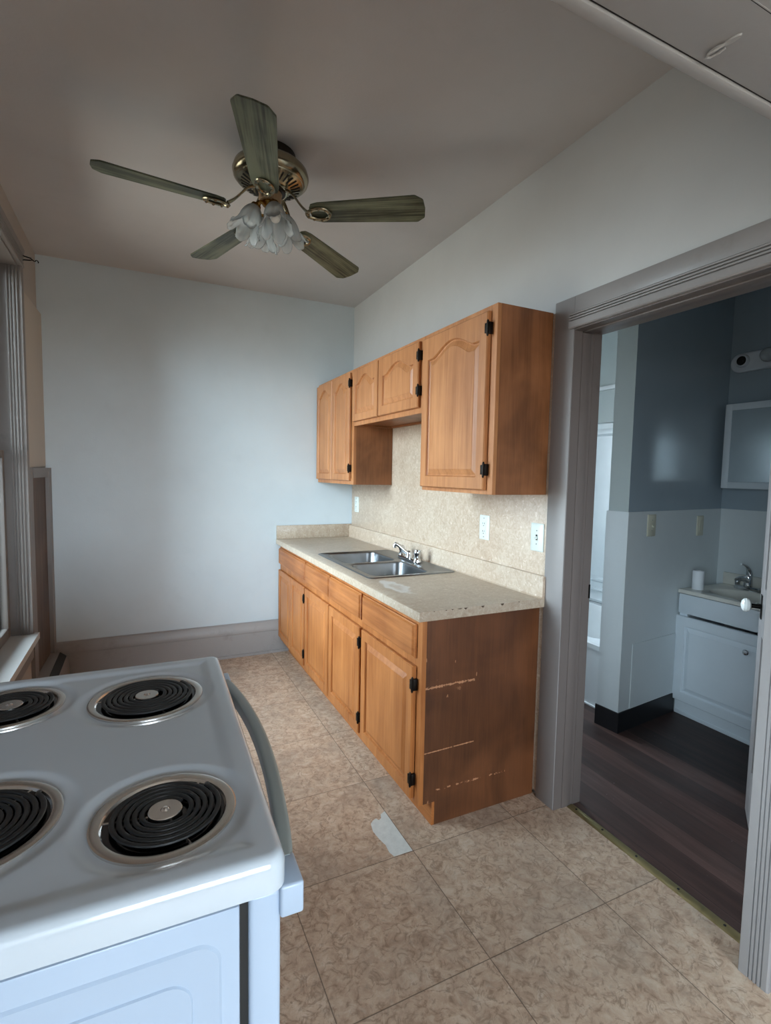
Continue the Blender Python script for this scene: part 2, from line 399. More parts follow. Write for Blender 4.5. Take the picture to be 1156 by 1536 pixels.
M['enamel_side'] = plain('light_toned_enamel_side', '#aab9cb', 0.28, var=0.015, scale=2)  # same white enamel, dimmed and blued to suit the light on the sides
M['grey_plastic'] = plain('grey_handle_plastic', '#8e9490', 0.35, var=0.03)
M['coil'] = plain('black_coil', '#17181a', 0.45, var=0.2, scale=60)
M['pan'] = plain('drip_pan_chrome', '#dedbd8', 0.26, 1.0, var=0.02, scale=4); M['pan_dark'] = metal('pan_bowl_dark_reflection', '#55565a', 0.16)  # bowl chrome coloured dark for the black it would reflect
M['brass'] = metal('antique_brass', '#978d76', 0.20, var=0.12); M['bronze'] = metal('dark_bronze', '#3a342e', 0.4)
M['brass_bright'] = metal('bright_brass', '#b98f4c', 0.2); M['brass_strip'] = metal('brass_strip_metal', '#b3a276', 0.38)
M['blade'] = wood('olive_stained_blade', '#717660', '#34382a', 'x', 0.45, 0.9, contrast=0.42)
M['collar'] = wood('tan_wood_collar', '#a58763', '#7d6040', 'z', 0.4)
M['shade'] = shade_glass(); M['glass'] = pane_glass()
M['bulb'] = plain('bulb_white', '#e6e6e0', 0.3, var=0.02)
M['bath_blue'] = painted('slate_blue_wall_paint', '#95a2ab', 0.11, '#4c575f', 0.03, 0.5, 0.06)
M['bath_grey'] = painted('grey_green_wall_paint', '#a3acab', 0.4, '#8f9796', 0.05)
M['bath_white'] = painted('white_wainscot_paint', '#ccd2d4', 0.38, '#a3a6a5', 0.05)
M['black_base'] = plain('black_vinyl_base', '#17171a', 0.4)
M['vanity'] = plain('white_vanity_paint', '#d3dbe2', 0.35, var=0.02)
M['marble'] = plain('cultured_marble', '#d8d5cc', 0.18, var=0.05, scale=12)
M['tub'] = plain('white_tub_enamel', '#d6dadb', 0.18, var=0.02); M['surround'] = plain('white_tub_surround_plastic', '#ccd4d7', 0.28, var=0.03)
M['mirror'] = plain('hazy_mirror', '#bcc8cf', 0.14, 0.5, var=0.03)
M['paper'] = plain('white_paper', '#dfe2e6', 0.85, var=0.02, scale=30)
M['porcelain'] = plain('white_porcelain', '#eef2f0', 0.12, var=0.01)
M['iron'] = metal('black_iron', '#1f1d1b', 0.5)
M['panel_wood'] = wood('dark_bare_wood', '#6d5a4d', '#3f322b', 'z', 0.6)
M['white_metal'] = plain('white_light_bar', '#cdd3da', 0.3, var=0.02)

# ------------------------------------------------------------------ the setting
XD = 3.43           # far bathroom wall
struct('floor', box(XL-0.2, XR+0.065, YF-0.1, YB+0.1, -0.05, 0.0), M['floor'])
struct('floor', box(XR+0.065, 3.75, 0.3, 3.85, -0.05, 0.0), M['planks'])
struct('ceiling', box(XL-0.2, XR+0.065, YF-0.1, YB+0.1, HC, HC+0.1), M['ceiling'])
struct('ceiling', box(XR+0.065, 3.75, 0.3, 3.85, HC, HC+0.1), M['bath_white'])
struct('wall_back', box(XL-0.2, XR, YB, YB+0.1, 0, HC), M['wall_back'])
bm = bmesh.new()
DY0, DY1, DZ = 0.812, 1.592, 2.048
bx(bm, XR, XB, DY1, YB+0.1, 0, HC); bx(bm, XR, XB, YF, DY0, 0, HC); bx(bm, XR, XB, DY0, DY1, DZ, HC)
struct('wall_right', bm, M['wall_right'])
bm = bmesh.new()
def wall_with_windows(bm, x0, x1, ya, yb, wins):
    y = ya
    for (a, b_, c_, d_) in wins:
        bx(bm, x0, x1, y, a, 0, HC); bx(bm, x0, x1, a, b_, 0, c_); bx(bm, x0, x1, a, b_, d_, HC); y = b_
    bx(bm, x0, x1, y, yb, 0, HC)
wall_with_windows(bm, XL-0.16, XL, YF, YB+0.1, [WIN2, WIN1])
struct('wall_left', bm, M['wall_left'])
bm = bmesh.new()
bx(bm, XL, FILL_WIN3[0], YF-0.1, YF, 0, HC); bx(bm, FILL_WIN3[1], XR, YF-0.1, YF, 0, HC); bx(bm, FILL_WIN3[0], FILL_WIN3[1], YF-0.1, YF, 0, FILL_WIN3[2]); bx(bm, FILL_WIN3[0], FILL_WIN3[1], YF-0.1, YF, FILL_WIN3[3], HC)
struct('wall_front', bm, M['wall_right'])
bm = bmesh.new(); a_, b_, c_, d_ = FILL_WIN3
for (p, q, r_, t_) in ((a_-0.1, a_+0.04, c_-0.1, d_+0.1), (b_-0.04, b_+0.1, c_-0.1, d_+0.1), (a_+0.04, b_-0.04, c_-0.1, c_+0.04), (a_+0.04, b_-0.04, d_-0.04, d_+0.1), (a_+0.04, b_-0.04, (c_+d_)/2-0.025, (c_+d_)/2+0.025)): bx(bm, p, q, YF+0.0005, YF+0.03, r_, t_, 0.003)
struct('fill_window_3', bm, M['window_trim'])  # frame of the added fill window, never in view

# door head between the two halves of the kitchen (its underside crosses the top right of the photograph)
LZ = 2.15
bm = bmesh.new(); bx(bm, XL, XR, 0.30, 0.606, LZ, LZ+0.022, 0.002); bx(bm, XL, XR, 0.34, 0.612, LZ+0.022, HC)
hd = struct('trim_1', bm, M['lintel'])
bm = bmesh.new(); bx(bm, XL, XR, 0.609, 0.632, LZ-0.004, LZ+0.06, 0.004); bx(bm, XL, XR, 0.632, 0.640, LZ+0.010, HC, 0.003)
bx(bm, XL, XR, 0.498, 0.4995, LZ-0.0012, LZ+0.001)
struct('trim_2', bm, M['lintel'])
bm = bmesh.new(); bx(bm, XL, XR, 0.4995, 0.5012, LZ-0.0004, LZ+0.01); bx(bm, XL, XR, 0.6062, 0.6088, LZ+0.002, LZ+0.02)
struct('trim_3', bm, M['dark_gap'])

# back wall baseboard: tall board, cap moulding, shoe
bm = bmesh.new()
prism(bm, [(YB, 0), (YB-0.030, 0), (YB-0.030, 0.018), (YB-0.018, 0.022), (YB-0.018, 0.178), (YB-0.024, 0.182), (YB-0.026, 0.205), (YB-0.020, 0.222), (YB-0.018, 0.255), (YB-0.010, 0.264), (YB, 0.264)], 'x', XL, 1.07)
struct('baseboard_back', bm, M['trim'])
bm = bmesh.new(); bx(bm, XR-0.018, XR, 0.64, 0.735, 0, 0.2, 0.003); struct('baseboard_right', bm, M['trim'])

# doorway to the bathroom: casings and jambs
bm = bmesh.new()
bx(bm, 1.592, XR, DY1, 1.700, 0, 2.176, 0.003)
struct('trim_4', bm, M['trim_light'])
bm = bmesh.new()                                      # jamb lining with stop, darker than the casings
bx(bm, 1.596, XB+0.012, DY1-0.002, DY1+0.004, 0, DZ)
bx(bm, 1.640, 1.690, DY1-0.005, DY1, 0, DZ, 0.0015); bx(bm, 1.704, 1.709, DY1-0.004, DY1, 0, DZ, 0.001)
bx(bm, 1.596, XB+0.012, DY0, DY0+0.006, 0, DZ); bx(bm, 1.640, 1.690, DY0, DY0+0.012, 0, DZ, 0.002)
bx(bm, 1.596, XB+0.012, DY0, DY1, DZ-0.006, DZ); bx(bm, 1.640, 1.690, DY0, DY1, DZ-0.012, DZ-0.004, 0.002)
struct('trim_5', bm, M['jamb'])
bm = bmesh.new()                                      # head casing: flat frieze over a thicker reeded strip
bx(bm, 1.592, XR, 0.70, DY1, 2.10, 2.176, 0.002)
pts = [(XR, 2.110), (1.588, 2.110), (1.584, 2.104)]
for i in range(3):
    z = 2.104-0.010*i; pts += [(1.577, z-0.001), (1.577, z-0.0055), (1.586, z-0.0065), (1.586, z-0.0090)]
pts += [(1.577, 2.073), (1.575, 2.050), (1.580, 2.046), (XR, 2.046)]
prism(bm, pts, 'y', 0.70, 1.606)
struct('trim_6', bm, M['trim_light'])
bm = bmesh.new()                                      # reeded right casing
pts = [(XR, 0.814), (1.577, 0.814), (1.575, 0.812), (1.575, 0.788)]
for i in range(4):
    y = 0.788-0.011*i; pts += [(1.581, y-0.001), (1.581, y-0.0025), (1.575, y-0.0035), (1.575, y-0.010)]
pts += [(1.575, 0.738), (1.579, 0.733), (XR, 0.733)]
prism(bm, pts, 'z', 0, 2.05)
struct('trim_7', bm, M['trim_light'])

# windows
def window(name, y0, y1, z0, z1, casing, x=XL):
    r = bpy.data.objects.new(name, None); C.objects.link(r); r.location = (x, (y0+y1)/2, z0); r['kind'] = 'structure'
    off = tuple(r.location)
    def o_(nm, bm, mt): 
        bmesh.ops.translate(bm, verts=bm.verts, vec=-Vector(off)); return obj(nm, bm, mt, r)
    bm = bmesh.new()
    xo = x-0.155
    bx(bm, xo, x+0.006, y1-0.006, y1+0.004, z0, z1); bx(bm, xo, x+0.006, y0-0.004, y0+0.006, z0, z1); bx(bm, xo, x+0.006, y0, y1, z1-0.006, z1+0.004)
    for (xa, xb, h_) in ((x-0.004, x+0.004, 0.004), (x-0.020, x-0.010, 0.006), (x-0.034, x-0.026, 0.005), (x-0.048, x-0.040, 0.007)):   # stops and sash channels
        bx(bm, xa, xb, y1-0.006-h_, y1-0.005, z0+0.003, z1-0.006, 0.0015); bx(bm, xa, xb, y0+0.005, y0+0.006+h_, z0+0.003, z1-0.006, 0.0015)
    bx(bm, xo, x-0.087, y0+0.007, y1-0.007, z0-0.03, z0+0.003)
    o_('window_jamb', bm, M['window_trim'])
    zm = (z0+z1)/2
    for nm, xs, za, zb in (('upper_sash', x-0.145, zm-0.02, z1-0.006), ('lower_sash', x-0.112, z0+0.004, zm+0.02)):
        bm = bmesh.new()
        a, b_ = y0+0.006, y1-0.006
        bx(bm, xs, xs+0.03, a, a+0.045, za, zb, 0.003); bx(bm, xs, xs+0.03, b_-0.045, b_, za, zb, 0.003)
        bx(bm, xs, xs+0.03, a+0.045, b_-0.045, za, za+0.055, 0.003); bx(bm, xs, xs+0.03, a+0.045, b_-0.045, zb-0.04, zb, 0.003)
        s = o_(nm, bm, M['window_trim'])
        g = obj('pane', box(xs+0.012-off[0], xs+0.016-off[0], a+0.04-off[1], b_-0.04-off[1], za+0.05-off[2], zb-0.035-off[2]), M['glass'], s)
    # reeded casings
    def reeds(u0, u1):
        if u1-u0 < 0.06: return [(0, u0), (0.022, u0), (0.026, u0+0.004), (0.026, u1-0.006), (0.020, u1), (0, u1)]
        n_ = 4 if u1-u0 < 0.2 else 5; q = []; wd = (u1-u0); 
        for i in range(n_):
            c0 = u0+wd*(0.16+0.15*i); q += [(0.029, c0), (0.022, c0+0.003), (0.022, c0+wd*0.05), (0.029, c0+wd*0.05+0.003)]
        return [(0, u0), (0.026, u0), (0.030, u0+0.004)]+q+[(0.034, u1-wd*0.12), (0.034, u1-0.003), (0.030, u1), (0, u1)]
    cw = casing; hw = 0.10
    for nm, ya, yb, fl in (('casing', y1-0.004, y1+cw, False), ('casing', y0-cw, y0+0.004, True)):
        bm = bmesh.new(); pr = reeds(0, cw)
        pts = [(x+p[0], (yb-p[1]) if fl else (ya+p[1])) for p in pr]
        prism(bm, pts, 'z', z0+0.004, z1+0.002); o_(nm, bm, M['window_trim'])
    bm = bmesh.new(); pr = reeds(0, hw)
    prism(bm, [(x+p[0], z1-0.002+p[1]) for p in pr], 'y', y0-cw, y1+cw); o_('head_casing', bm, M['window_trim'])
    bm = bmesh.new(); prism(bm, [(x-0.085, y0+0.005), (x+0.001, y0+0.005), (x+0.001, y0-0.028), (x+0.046, y0-0.028), (x+0.048, y0-0.026), (x+0.048, y1+0.026), (x+0.046, y1+0.028), (x+0.001, y1+0.028), (x+0.001, y1-0.005), (x-0.085, y1-0.005)], 'z', z0-0.034, z0+0.0015)
    o_('window_sill', bm, M['sill'])
    bm = bmesh.new(); prism(bm, [(x, z0-0.034), (x+0.024, z0-0.034), (x+0.024, z0-0.05), (x+0.018, z0-0.056), (x+0.018, z0-0.14), (x+0.01, z0-0.15), (x, z0-0.15)], 'y', y0-min(cw, 0.02), y1+min(cw, 0.02))
    o_('apron', bm, M['window_trim'])
    return r
window('window_1', *WIN1, 0.040); window('window_2', *WIN2, 0.14)

# corner of the left wall: cream repaired patch above a framed bare-wood panel
def skew(pts):   # plan line leaning out of the wall towards the back corner
    return pts
def slab(bm, y0, y1, z0, z1, dx0, dx1, t0=0.0):
    """thin board on the left wall; front face dx0 off the wall at y=3.44 and dx1 off at y=4.02"""
    f = lambda y: XL+dx0+(dx1-dx0)*(y-3.44)/0.58
    v = [bm.verts.new(p) for p in ((XL+t0, y0, z0), (XL+t0, y1, z0), (f(y1), y1, z0), (f(y0), y0, z0), (XL+t0, y0, z1), (XL+t0, y1, z1), (f(y1), y1, z1), (f(y0), y0, z1))]
    for q in ((0, 3, 2, 1), (4, 5, 6, 7), (0, 4, 7, 3), (3, 7, 6, 2), (2, 6, 5, 1), (1, 5, 4, 0)): bm.faces.new([v[i] for i in q])
    return bm
struct('trim_8', slab(bmesh.new(), 3.475, 4.019, 1.447, 2.43, 0.006, 0.024), M['cream'])
pn = thing('wall_panel', 'tall narrow bare dark wood panel in a painted frame beside the window in the far left corner', 'panel', (XL, 3.72, 0.15))
po = Vector((XL, 3.72, 0.15))
def pobj(nm, bm, mt): bmesh.ops.translate(bm, verts=bm.verts, vec=-po); return obj(nm, bm, mt, pn)
pobj('board', slab(bmesh.new(), 3.54, 3.97, 0.15, 1.40, 0.012, 0.030), M['panel_wood'])
pobj('stile', slab(bmesh.new(), 3.474, 3.56, 0.15, 1.445, 0.018, 0.045), M['window_trim'])
pobj('stile', slab(bmesh.new(), 3.95, 4.015, 0.15, 1.445, 0.022, 0.055), M['window_trim'])
pobj('rail', slab(bmesh.new(), 3.56, 3.95, 1.385, 1.445, 0.022, 0.050), M['window_trim'])
gv = thing('floor_register', 'low painted wall register box with a dark slot in far left floor corner', 'register', (XL, 3.7, 0))
bm = bmesh.new(); prism(bm, [(0, 0), (0.135, 0), (0.130, 0.15), (0.118, 0.185), (0.075, 0.215), (0, 0.215)], 'y', -0.28, 0.265)
obj('housing', bm, M['window_trim'], gv)
bm = bmesh.new(); prism(bm, [(0.080, 0.214), (0.0835, 0.2165), (0.1195, 0.1865), (0.117, 0.184)], 'y', -0.25, 0.245); obj('slot', bm, M['slot'], gv)
br = bmesh.new()
tube(br, [(XL+0.02, 3.385, 2.565), (XL+0.045, 3.388, 2.562), (XL+0.078, 3.39, 2.556), (XL+0.082, 3.39, 2.549), (XL+0.07, 3.39, 2.545), (XL+0.02, 3.385, 2.538)], 0.0032, 8)
tube(br, [(XL+0.080, 3.39, 2.552), (XL+0.088, 3.39, 2.545), (XL+0.095, 3.39, 2.543), (XL+0.100, 3.39, 2.550), (XL+0.106, 3.39, 2.549), (XL+0.111, 3.39, 2.541), (XL+0.108, 3.39, 2.537)], 0.0028, 8)
bx(br, XL+0.017, XL+0.0235, 3.377, 3.393, 2.525, 2.575, 0.002)
bmesh.ops.translate(br, verts=br.verts, vec=(-0.012, 0.065, 0.028))
tag(obj('curtain_rod_bracket', br, M['iron']), 'small black wire curtain rod bracket hooked on the top corner of the window frame', 'bracket')

# ------------------------------------------------------------------ bathroom shell
def qwall(bm, a, b_, z0, z1, t):
    """wall slab along plan line a->b, thickness t to the left"""
    A, B = Vector((a[0], a[1], 0)), Vector((b_[0], b_[1], 0)); n_ = Vector((-(B-A).y, (B-A).x, 0)).normalized()*t
    P = [A, B, B+n_, A+n_]
    prism(bm, [(p.x, p.y) for p in P], 'z', z0, z1); return bm
PA, PB = (2.428, 1.965), (XD, 2.074)
pv = Vector((PB[0]-PA[0], PB[1]-PA[1], 0)).normalized(); pn_ = Vector((-pv.y, pv.x, 0))
struct('wall_partition', qwall(bmesh.new(), PA, PB, 0, HC, 0.122), [M['bath_blue'], M['bath_grey']])
pw = bpy.data.objects['wall_partition']
for f in pw.data.polygons:
    if f.normal.x < -0.8: f.material_index = 1
WH = 1.26
bm = bmesh.new(); A = Vector((*PA, 0))-pv*0.006-pn_*0.006
qwall(bm, (A.x, A.y), (PB[0]-0.001, PB[1]-0.006), 0.0, WH, 0.006)
A2 = A+pn_*0.138
prism(bm, [(p.x, p.y) for p in (A, A+pv*0.006, A2+pv*0.006, A2)], 'z', 0, WH)
struct('trim_9', bm, M['bath_white'])
bm = bmesh.new(); A = Vector((*PA, 0))-pv*0.013-pn_*0.013
qwall(bm, (A.x, A.y), (2.985, 2.012), 0.0, 0.118, 0.007)
A2 = A+pn_*0.150
prism(bm, [(p.x, p.y) for p in (A, A+pv*0.007, A2+pv*0.007, A2)], 'z', 0, 0.118)
struct('baseboard_partition', bm, M['black_base'])
struct('wall_far', box(XD, XD+0.1, 0.3, 2.074, 0, HC), M['bath_blue'])
struct('trim_10', box(XD-0.006, XD, 0.5, 2.070, 0, WH), M['bath_white'])
struct('wall_bath_end', box(XB, XD, 0.4, 0.5, 0, HC), M['bath_blue'])
bm = bmesh.new(); bx(bm, XB, FILL_WIN4[0], 3.75, 3.85, 0, HC); bx(bm, FILL_WIN4[1], 3.52, 3.75, 3.85, 0, HC); bx(bm, FILL_WIN4[0], FILL_WIN4[1], 3.75, 3.85, 0, FILL_WIN4[2]); bx(bm, FILL_WIN4[0], FILL_WIN4[1], 3.75, 3.85, FILL_WIN4[3], HC); bx(bm, 3.42, 3.52, 2.19, 3.75, 0, HC)
struct('wall_tub', bm, M['bath_grey'])

# threshold strip
th = thing('threshold_strip', 'long brass threshold strip with screws on the floor across the bathroom doorway', 'threshold', (1.69, 1.2, 0))
bm = bmesh.new(); prism(bm, [(-0.020, 0), (-0.014, 0.0035), (0.0, 0.005), (0.014, 0.0035), (0.020, 0)], 'y', -0.382, 0.385); obj('strip', bm, M['brass_strip'], th)
for y in (-0.28, -0.12, 0.05, 0.21, 0.35):
    obj('screw', lathe(bmesh.new(), [(0.0045, 0.0035), (0.0045, 0.0058), (0.002, 0.0064), (0.0005, 0.0064)], (0, y, 0), 10, close=True), M['slot'], th)

# white patch where the corner of a floor tile is missing
bm = bmesh.new()
pp = [(0.924, 1.884), (0.924, 1.632), (0.846, 1.634), (0.838, 1.66), (0.842, 1.70), (0.833, 1.74), (0.828, 1.79), (0.838, 1.835), (0.855, 1.85), (0.872, 1.856), (0.878, 1.842), (0.892, 1.85), (0.900, 1.872)]
prism(bm, pp, 'z', 0.0002, 0.0012)
struct('trim_11', bm, M['underlay'])

# ------------------------------------------------------------------ cabinets
def panel_door(y0, y1, z0, z1, x, arch=0.0, t=0.019, stile=0.055):
    """raised-panel door facing -x, its back on plane x; arch lifts the top rail's lower edge in the middle"""
    bm = bmesh.new(); NT = 28
    W_, H_ = y1-y0, z1-z0
    ar = arch
    def loop(ins, h, amp, top_extra=0.0):
        pts = []
        a, b_, c_, d_ = y0+ins, y1-ins, z0+ins, z1-ins-top_extra
        for i in range(NT): pts.append((b_+(a-b_)*i/NT, c_))
        for i in range(NT): pts.append((a, c_+(d_-amp-c_)*i/NT))
        for i in range(NT+1):
            s = i/NT; y = a+(b_-a)*s
            u = min(max((s-0.10)/0.80, 0), 1); f = (math.sin(PI*u)**1.3)
            pts.append((y, d_-amp+amp*f))
        for i in range(1, NT): pts.append((b_, d_-amp+(c_-d_+amp)*i/NT))
        return [bm.verts.new((x-h, p[0], p[1])) for p in pts]
    L = [loop(0, 0, 0), loop(0, t-0.005, 0), loop(0.004, t, 0), loop(stile-0.005, t, ar), loop(stile-0.002, t-0.004, ar), loop(stile, t-0.010, ar), loop(stile+0.005, t-0.0115, ar),
         loop(stile+0.028, t-0.0025, ar), loop(stile+0.0295, t-0.0008, ar)]
    for p, q in zip(L, L[1:]):
        n = len(p)
        for i in range(n): bm.faces.new((p[i], p[(i+1) % n], q[(i+1) % n], q[i]))
    bm.faces.new(L[0][::-1]); bm.faces.new(L[-1])
    return bm

def drawer_front(y0, y1, z0, z1, x, t=0.019):
    bm = bmesh.new()
    def loop(i, h): return [bm.verts.new((x-h, p[0], p[1])) for p in ((y0+i, z0+i), (y1-i, z0+i), (y1-i, z1-i), (y0+i, z1-i))]
    L = [loop(0, 0), loop(0, t-0.010), loop(0.004, t-0.008), loop(0.010, t), loop(0.013, t)]
    for p, q in zip(L, L[1:]):
        for i in range(4): bm.faces.new((p[i], p[(i+1) % 4], q[(i+1) % 4], q[i]))
    bm.faces.new(L[0][::-1]); bm.faces.new(L[-1]); return bm

def hinge(parent, off, x, y, z):
    bm = bmesh.new()
    tube(bm, [(x-0.022, y-0.004, z-0.026), (x-0.022, y-0.004, z+0.026)], 0.0052, 10)
    for s in (-1, 1): lathe(bm, [(0.0052, 0), (0.0042, 0.004), (0.001, 0.008)], (x-0.022, y-0.004, z+s*0.026), 10, Matrix.Diagonal((1, 1, s)))
    bx(bm, x-0.019, x-0.0005, y-0.011, y-0.002, z-0.024, z+0.024, 0.001)
    bx(bm, x-0.026, x-0.019, y-0.003, y+0.012, z-0.020, z+0.020, 0.001)
    bmesh.ops.translate(bm, verts=bm.verts, vec=-Vector(off)); return obj('hinge', bm, M['hinge'], parent)

def cab_part(root, nm, bm, mt):
    bmesh.ops.translate(bm, verts=bm.verts, vec=-Vector(root.location)); return obj(nm, bm, mt, root, 7)

XW = 1.600          # face of the laminate sheet the cabinets hang on
XCB, ZT = 1.000, 0.876
base_specs = [
    ('oak base cabinet nearest the doorway, wide drawer over one door, scratched brown end panel', 1.726, 2.316, [(1.768, 2.302, 0.705, 0.845)], [(1.768, 2.302, 0.112, 0.672, True)]),
    ('oak base cabinet under the sink with two short false drawer fronts over two doors', 2.318, 3.288, [(2.330, 2.792, 0.712, 0.845), (2.808, 3.278, 0.712, 0.845)], [(2.330, 2.792, 0.122, 0.672, True), (2.808, 3.278, 0.122, 0.672, False)]),
    ('oak base cabinet in the far corner, one drawer over two narrow doors', 3.290, 4.012, [(3.302, 4.000, 0.718, 0.845)], [(3.302, 3.636, 0.130, 0.672, True), (3.652, 4.000, 0.130, 0.672, False)])]
for bi, (lab, y0, y1, drs, dos) in enumerate(base_specs):
    r = thing('base_cabinet', lab, 'cabinet', (1.3, (y0+y1)/2, 0), group='oak base cabinets')
    bm = bmesh.new()
    bx(bm, XCB+0.02, XW-0.003, y0, y0+0.016, 0.10, ZT); bx(bm, XCB+0.02, XW-0.003, y1-0.016, y1, 0.10, ZT)
    bx(bm, XCB+0.02, XW-0.003, y0+0.016, y1-0.016, 0.10, 0.116); bx(bm, XW-0.010, XW-0.003, y0+0.016, y1-0.016, 0.116, ZT)
    bx(bm, 1.075, XW-0.003, y0, y0+0.016, 0, 0.10); bx(bm, 1.075, XW-0.003, y1-0.016, y1, 0, 0.10)
    cab_part(r, 'carcass', bm, M['ply_low'])
    cab_part(r, 'toe_kick', box(1.062, 1.075, y0, y1, 0, 0.10), M['oak_low_h'])
    bm = bmesh.new()                                                    # face frame
    bx(bm, XCB, XCB+0.02, y0, y0+0.040, 0.10, ZT); bx(bm, XCB, XCB+0.02, y1-0.022, y1, 0.10, ZT)
    bx(bm, XCB, XCB+0.02, y0+0.04, y1-0.022, 0.10, 0.135); bx(bm, XCB, XCB+0.02, y0+0.04, y1-0.022, 0.836, ZT); bx(bm, XCB, XCB+0.02, y0+0.04, y1-0.022, 0.655, 0.735)
    if len(dos) > 1:
        ym = (dos[0][1]+dos[1][0])/2; bx(bm, XCB, XCB+0.02, ym-0.035, ym+0.035, 0.135, 0.655)
        if len(drs) > 1: bx(bm, XCB, XCB+0.02, ym-0.035, ym+0.035, 0.735, 0.836)
    cab_part(r, 'face_frame', bm, M['oak_low'])
    for (a, b_, c_, d_) in drs:
        cab_part(r, 'drawer' if bi != 1 else 'false_drawer_front', drawer_front(a, b_, c_, d_, XCB-0.001), M['oak_low_h'])
    for (a, b_, c_, d_, near) in dos:
        dd = cab_part(r, 'door', panel_door(a, b_, c_, d_, XCB-0.001, 0.0, stile=0.052 if b_-a > 0.4 else 0.045), M['oak_low'])
        for z in (c_+0.085, d_-0.075): hinge(dd, r.location, XCB, a-0.001 if near else b_+0.001, z) if near else None

XU = 1.307
wall_specs = [
    ('tall oak wall cabinet nearest the doorway with one wide arched door', 1.717, 2.299, 1.368, 2.142, [(1.757, 2.290, 1.386, 2.118, True)]),
    ('short oak wall cabinet over the sink with two small arched doors', 2.301, 3.243, 1.762, 2.142, [(2.334, 2.822, 1.790, 2.122, True), (2.836, 3.234, 1.790, 2.122, False)]),
    ('tall oak wall cabinet in the far corner with two narrow arched doors', 3.245, 4.012, 1.368, 2.142, [(3.290, 3.632, 1.394, 2.124, True), (3.648, 4.000, 1.394, 2.124, False)])]
for wi, (lab, y0, y1, z0, z1, dos) in enumerate(wall_specs):
    r = thing('wall_cabinet', lab, 'cabinet', (1.45, (y0+y1)/2, z0), group='oak wall cabinets')
    bm = bmesh.new(); s = 0.014
    bx(bm, XU+0.019, XW-0.002, y0, y0+s, z0, z1); bx(bm, XU+0.019, XW-0.002, y1-s, y1, z0, z1)
    bx(bm, XU+0.019, XW-0.002, y0+s, y1-s, z0+0.012, z0+0.024); bx(bm, XU+0.019, XW-0.002, y0+s, y1-s, z1-0.014, z1)
    bx(bm, XW-0.018, XW-0.002, y0+s, y1-s, z0, z0+0.012); bx(bm, XW-0.008, XW-0.002, y0+s, y1-s, z0+0.024, z1-0.014)
    cab_part(r, 'carcass', bm, M['ply'])
    bm = bmesh.new()
    bx(bm, XU, XU+0.019, y0, y0+0.04, z0, z1, 0.001); bx(bm, XU, XU+0.019, y1-0.04, y1, z0, z1, 0.001)
    bx(bm, XU, XU+0.019, y0+0.04, y1-0.04, z0, z0+0.04); bx(bm, XU, XU+0.019, y0+0.04, y1-0.04, z1-0.04, z1)
    if len(dos) > 1:
        ym = (dos[0][1]+dos[1][0])/2; bx(bm, XU, XU+0.019, ym-0.03, ym+0.03, z0+0.04, z1-0.04)
    cab_part(r, 'face_frame', bm, M['oak'])
    for (a, b_, c_, d_, near) in dos:
        wd = b_-a
        dd = cab_part(r, 'door', panel_door(a, b_, c_, d_, XU-0.001, 0.055 if wd > 0.45 and d_-c_ > 0.5 else 0.05, stile=0.058 if wd > 0.4 else 0.05), M['oak'])
        if near:
            for z in (c_+0.085, d_-0.070): hinge(dd, r.location, XU, a-0.001, z)

# laminate sheet behind the counter, up the wall and down beside the cabinet end
tag(obj('backsplash_panel', box(XW, XR-0.0003, 1.702, 3.998, 0.018, 2.138, 0.001), M['laminate']), 'beige stone-look laminate sheet covering the wall between counter and wall cabinets', 'backsplash')

# countertop with sink cut-out
SX0, SX1, SY0, SY1 = 1.035, 1.560, 2.335, 3.190     # sink rim
ct = thing('countertop', 'long beige stone-look laminate countertop with low splash lips on the oak base cabinets', 'countertop', (1.3, 2.85, ZT))
def ctp(nm, bm, mt): bmesh.ops.translate(bm, verts=bm.verts, vec=-Vector(ct.location)); return obj(nm, bm, mt, ct)
bm = bmesh.new(); hx0, hx1, hy0, hy1 = SX0+0.015, SX1-0.015, SY0+0.015, SY1-0.015
CY0, CY1 = 1.692, 4.0195; nose = [(0.965, ZT), (0.965, 0.906), (0.9665, 0.911), (0.971, 0.914), (hx0, 0.914), (hx0, ZT)]
prism(bm, nose, 'y', CY0, CY1)
bx(bm, hx0, hx1, CY0, hy0, ZT, 0.914); bx(bm, hx0, hx1, hy1, CY1, ZT, 0.914); bx(bm, hx1, 1.5995, CY0, CY1, ZT, 0.914)
bmesh.ops.remove_doubles(bm, verts=bm.verts, dist=0.0001)
ctp('slab', bm, M['counter'])
bm = bmesh.new(); prism(bm, [(1.5995, 0.9142), (1.570, 0.9142), (1.577, 0.920), (1.579, 0.930), (1.579, 1.004), (1.583, 1.011), (1.5995, 1.011)], 'y', CY0, 3.998)
ctp('splash_lip', bm, M['laminate'])
ctp('side_splash', box(0.967, 1.5995, 3.9985, 4.0195, 0.9142, 1.020, 0.002), M['counter'])
for (x, wd, hh) in ((1.085, .008, .004), (1.115, .010, .005), (1.150, .022, .004), (1.178, .020, .007), (1.262, .016, .008), (1.362, .018, .010), (1.45, .008, .004), (1.03, .006, .003)):
    n = 9; pts = [(x-wd/2+wd*i/n, 0.9135-(hh*math.sin(PI*i/n)*random.uniform(.7, 1.2) if 0 < i < n else 0)) for i in range(n+1)]
    ctp('edge_chip', prism(bmesh.new(), pts, 'y', CY0-0.0006, CY0+0.004), M['chip'])['label'] = 'dark chip in the near top edge'

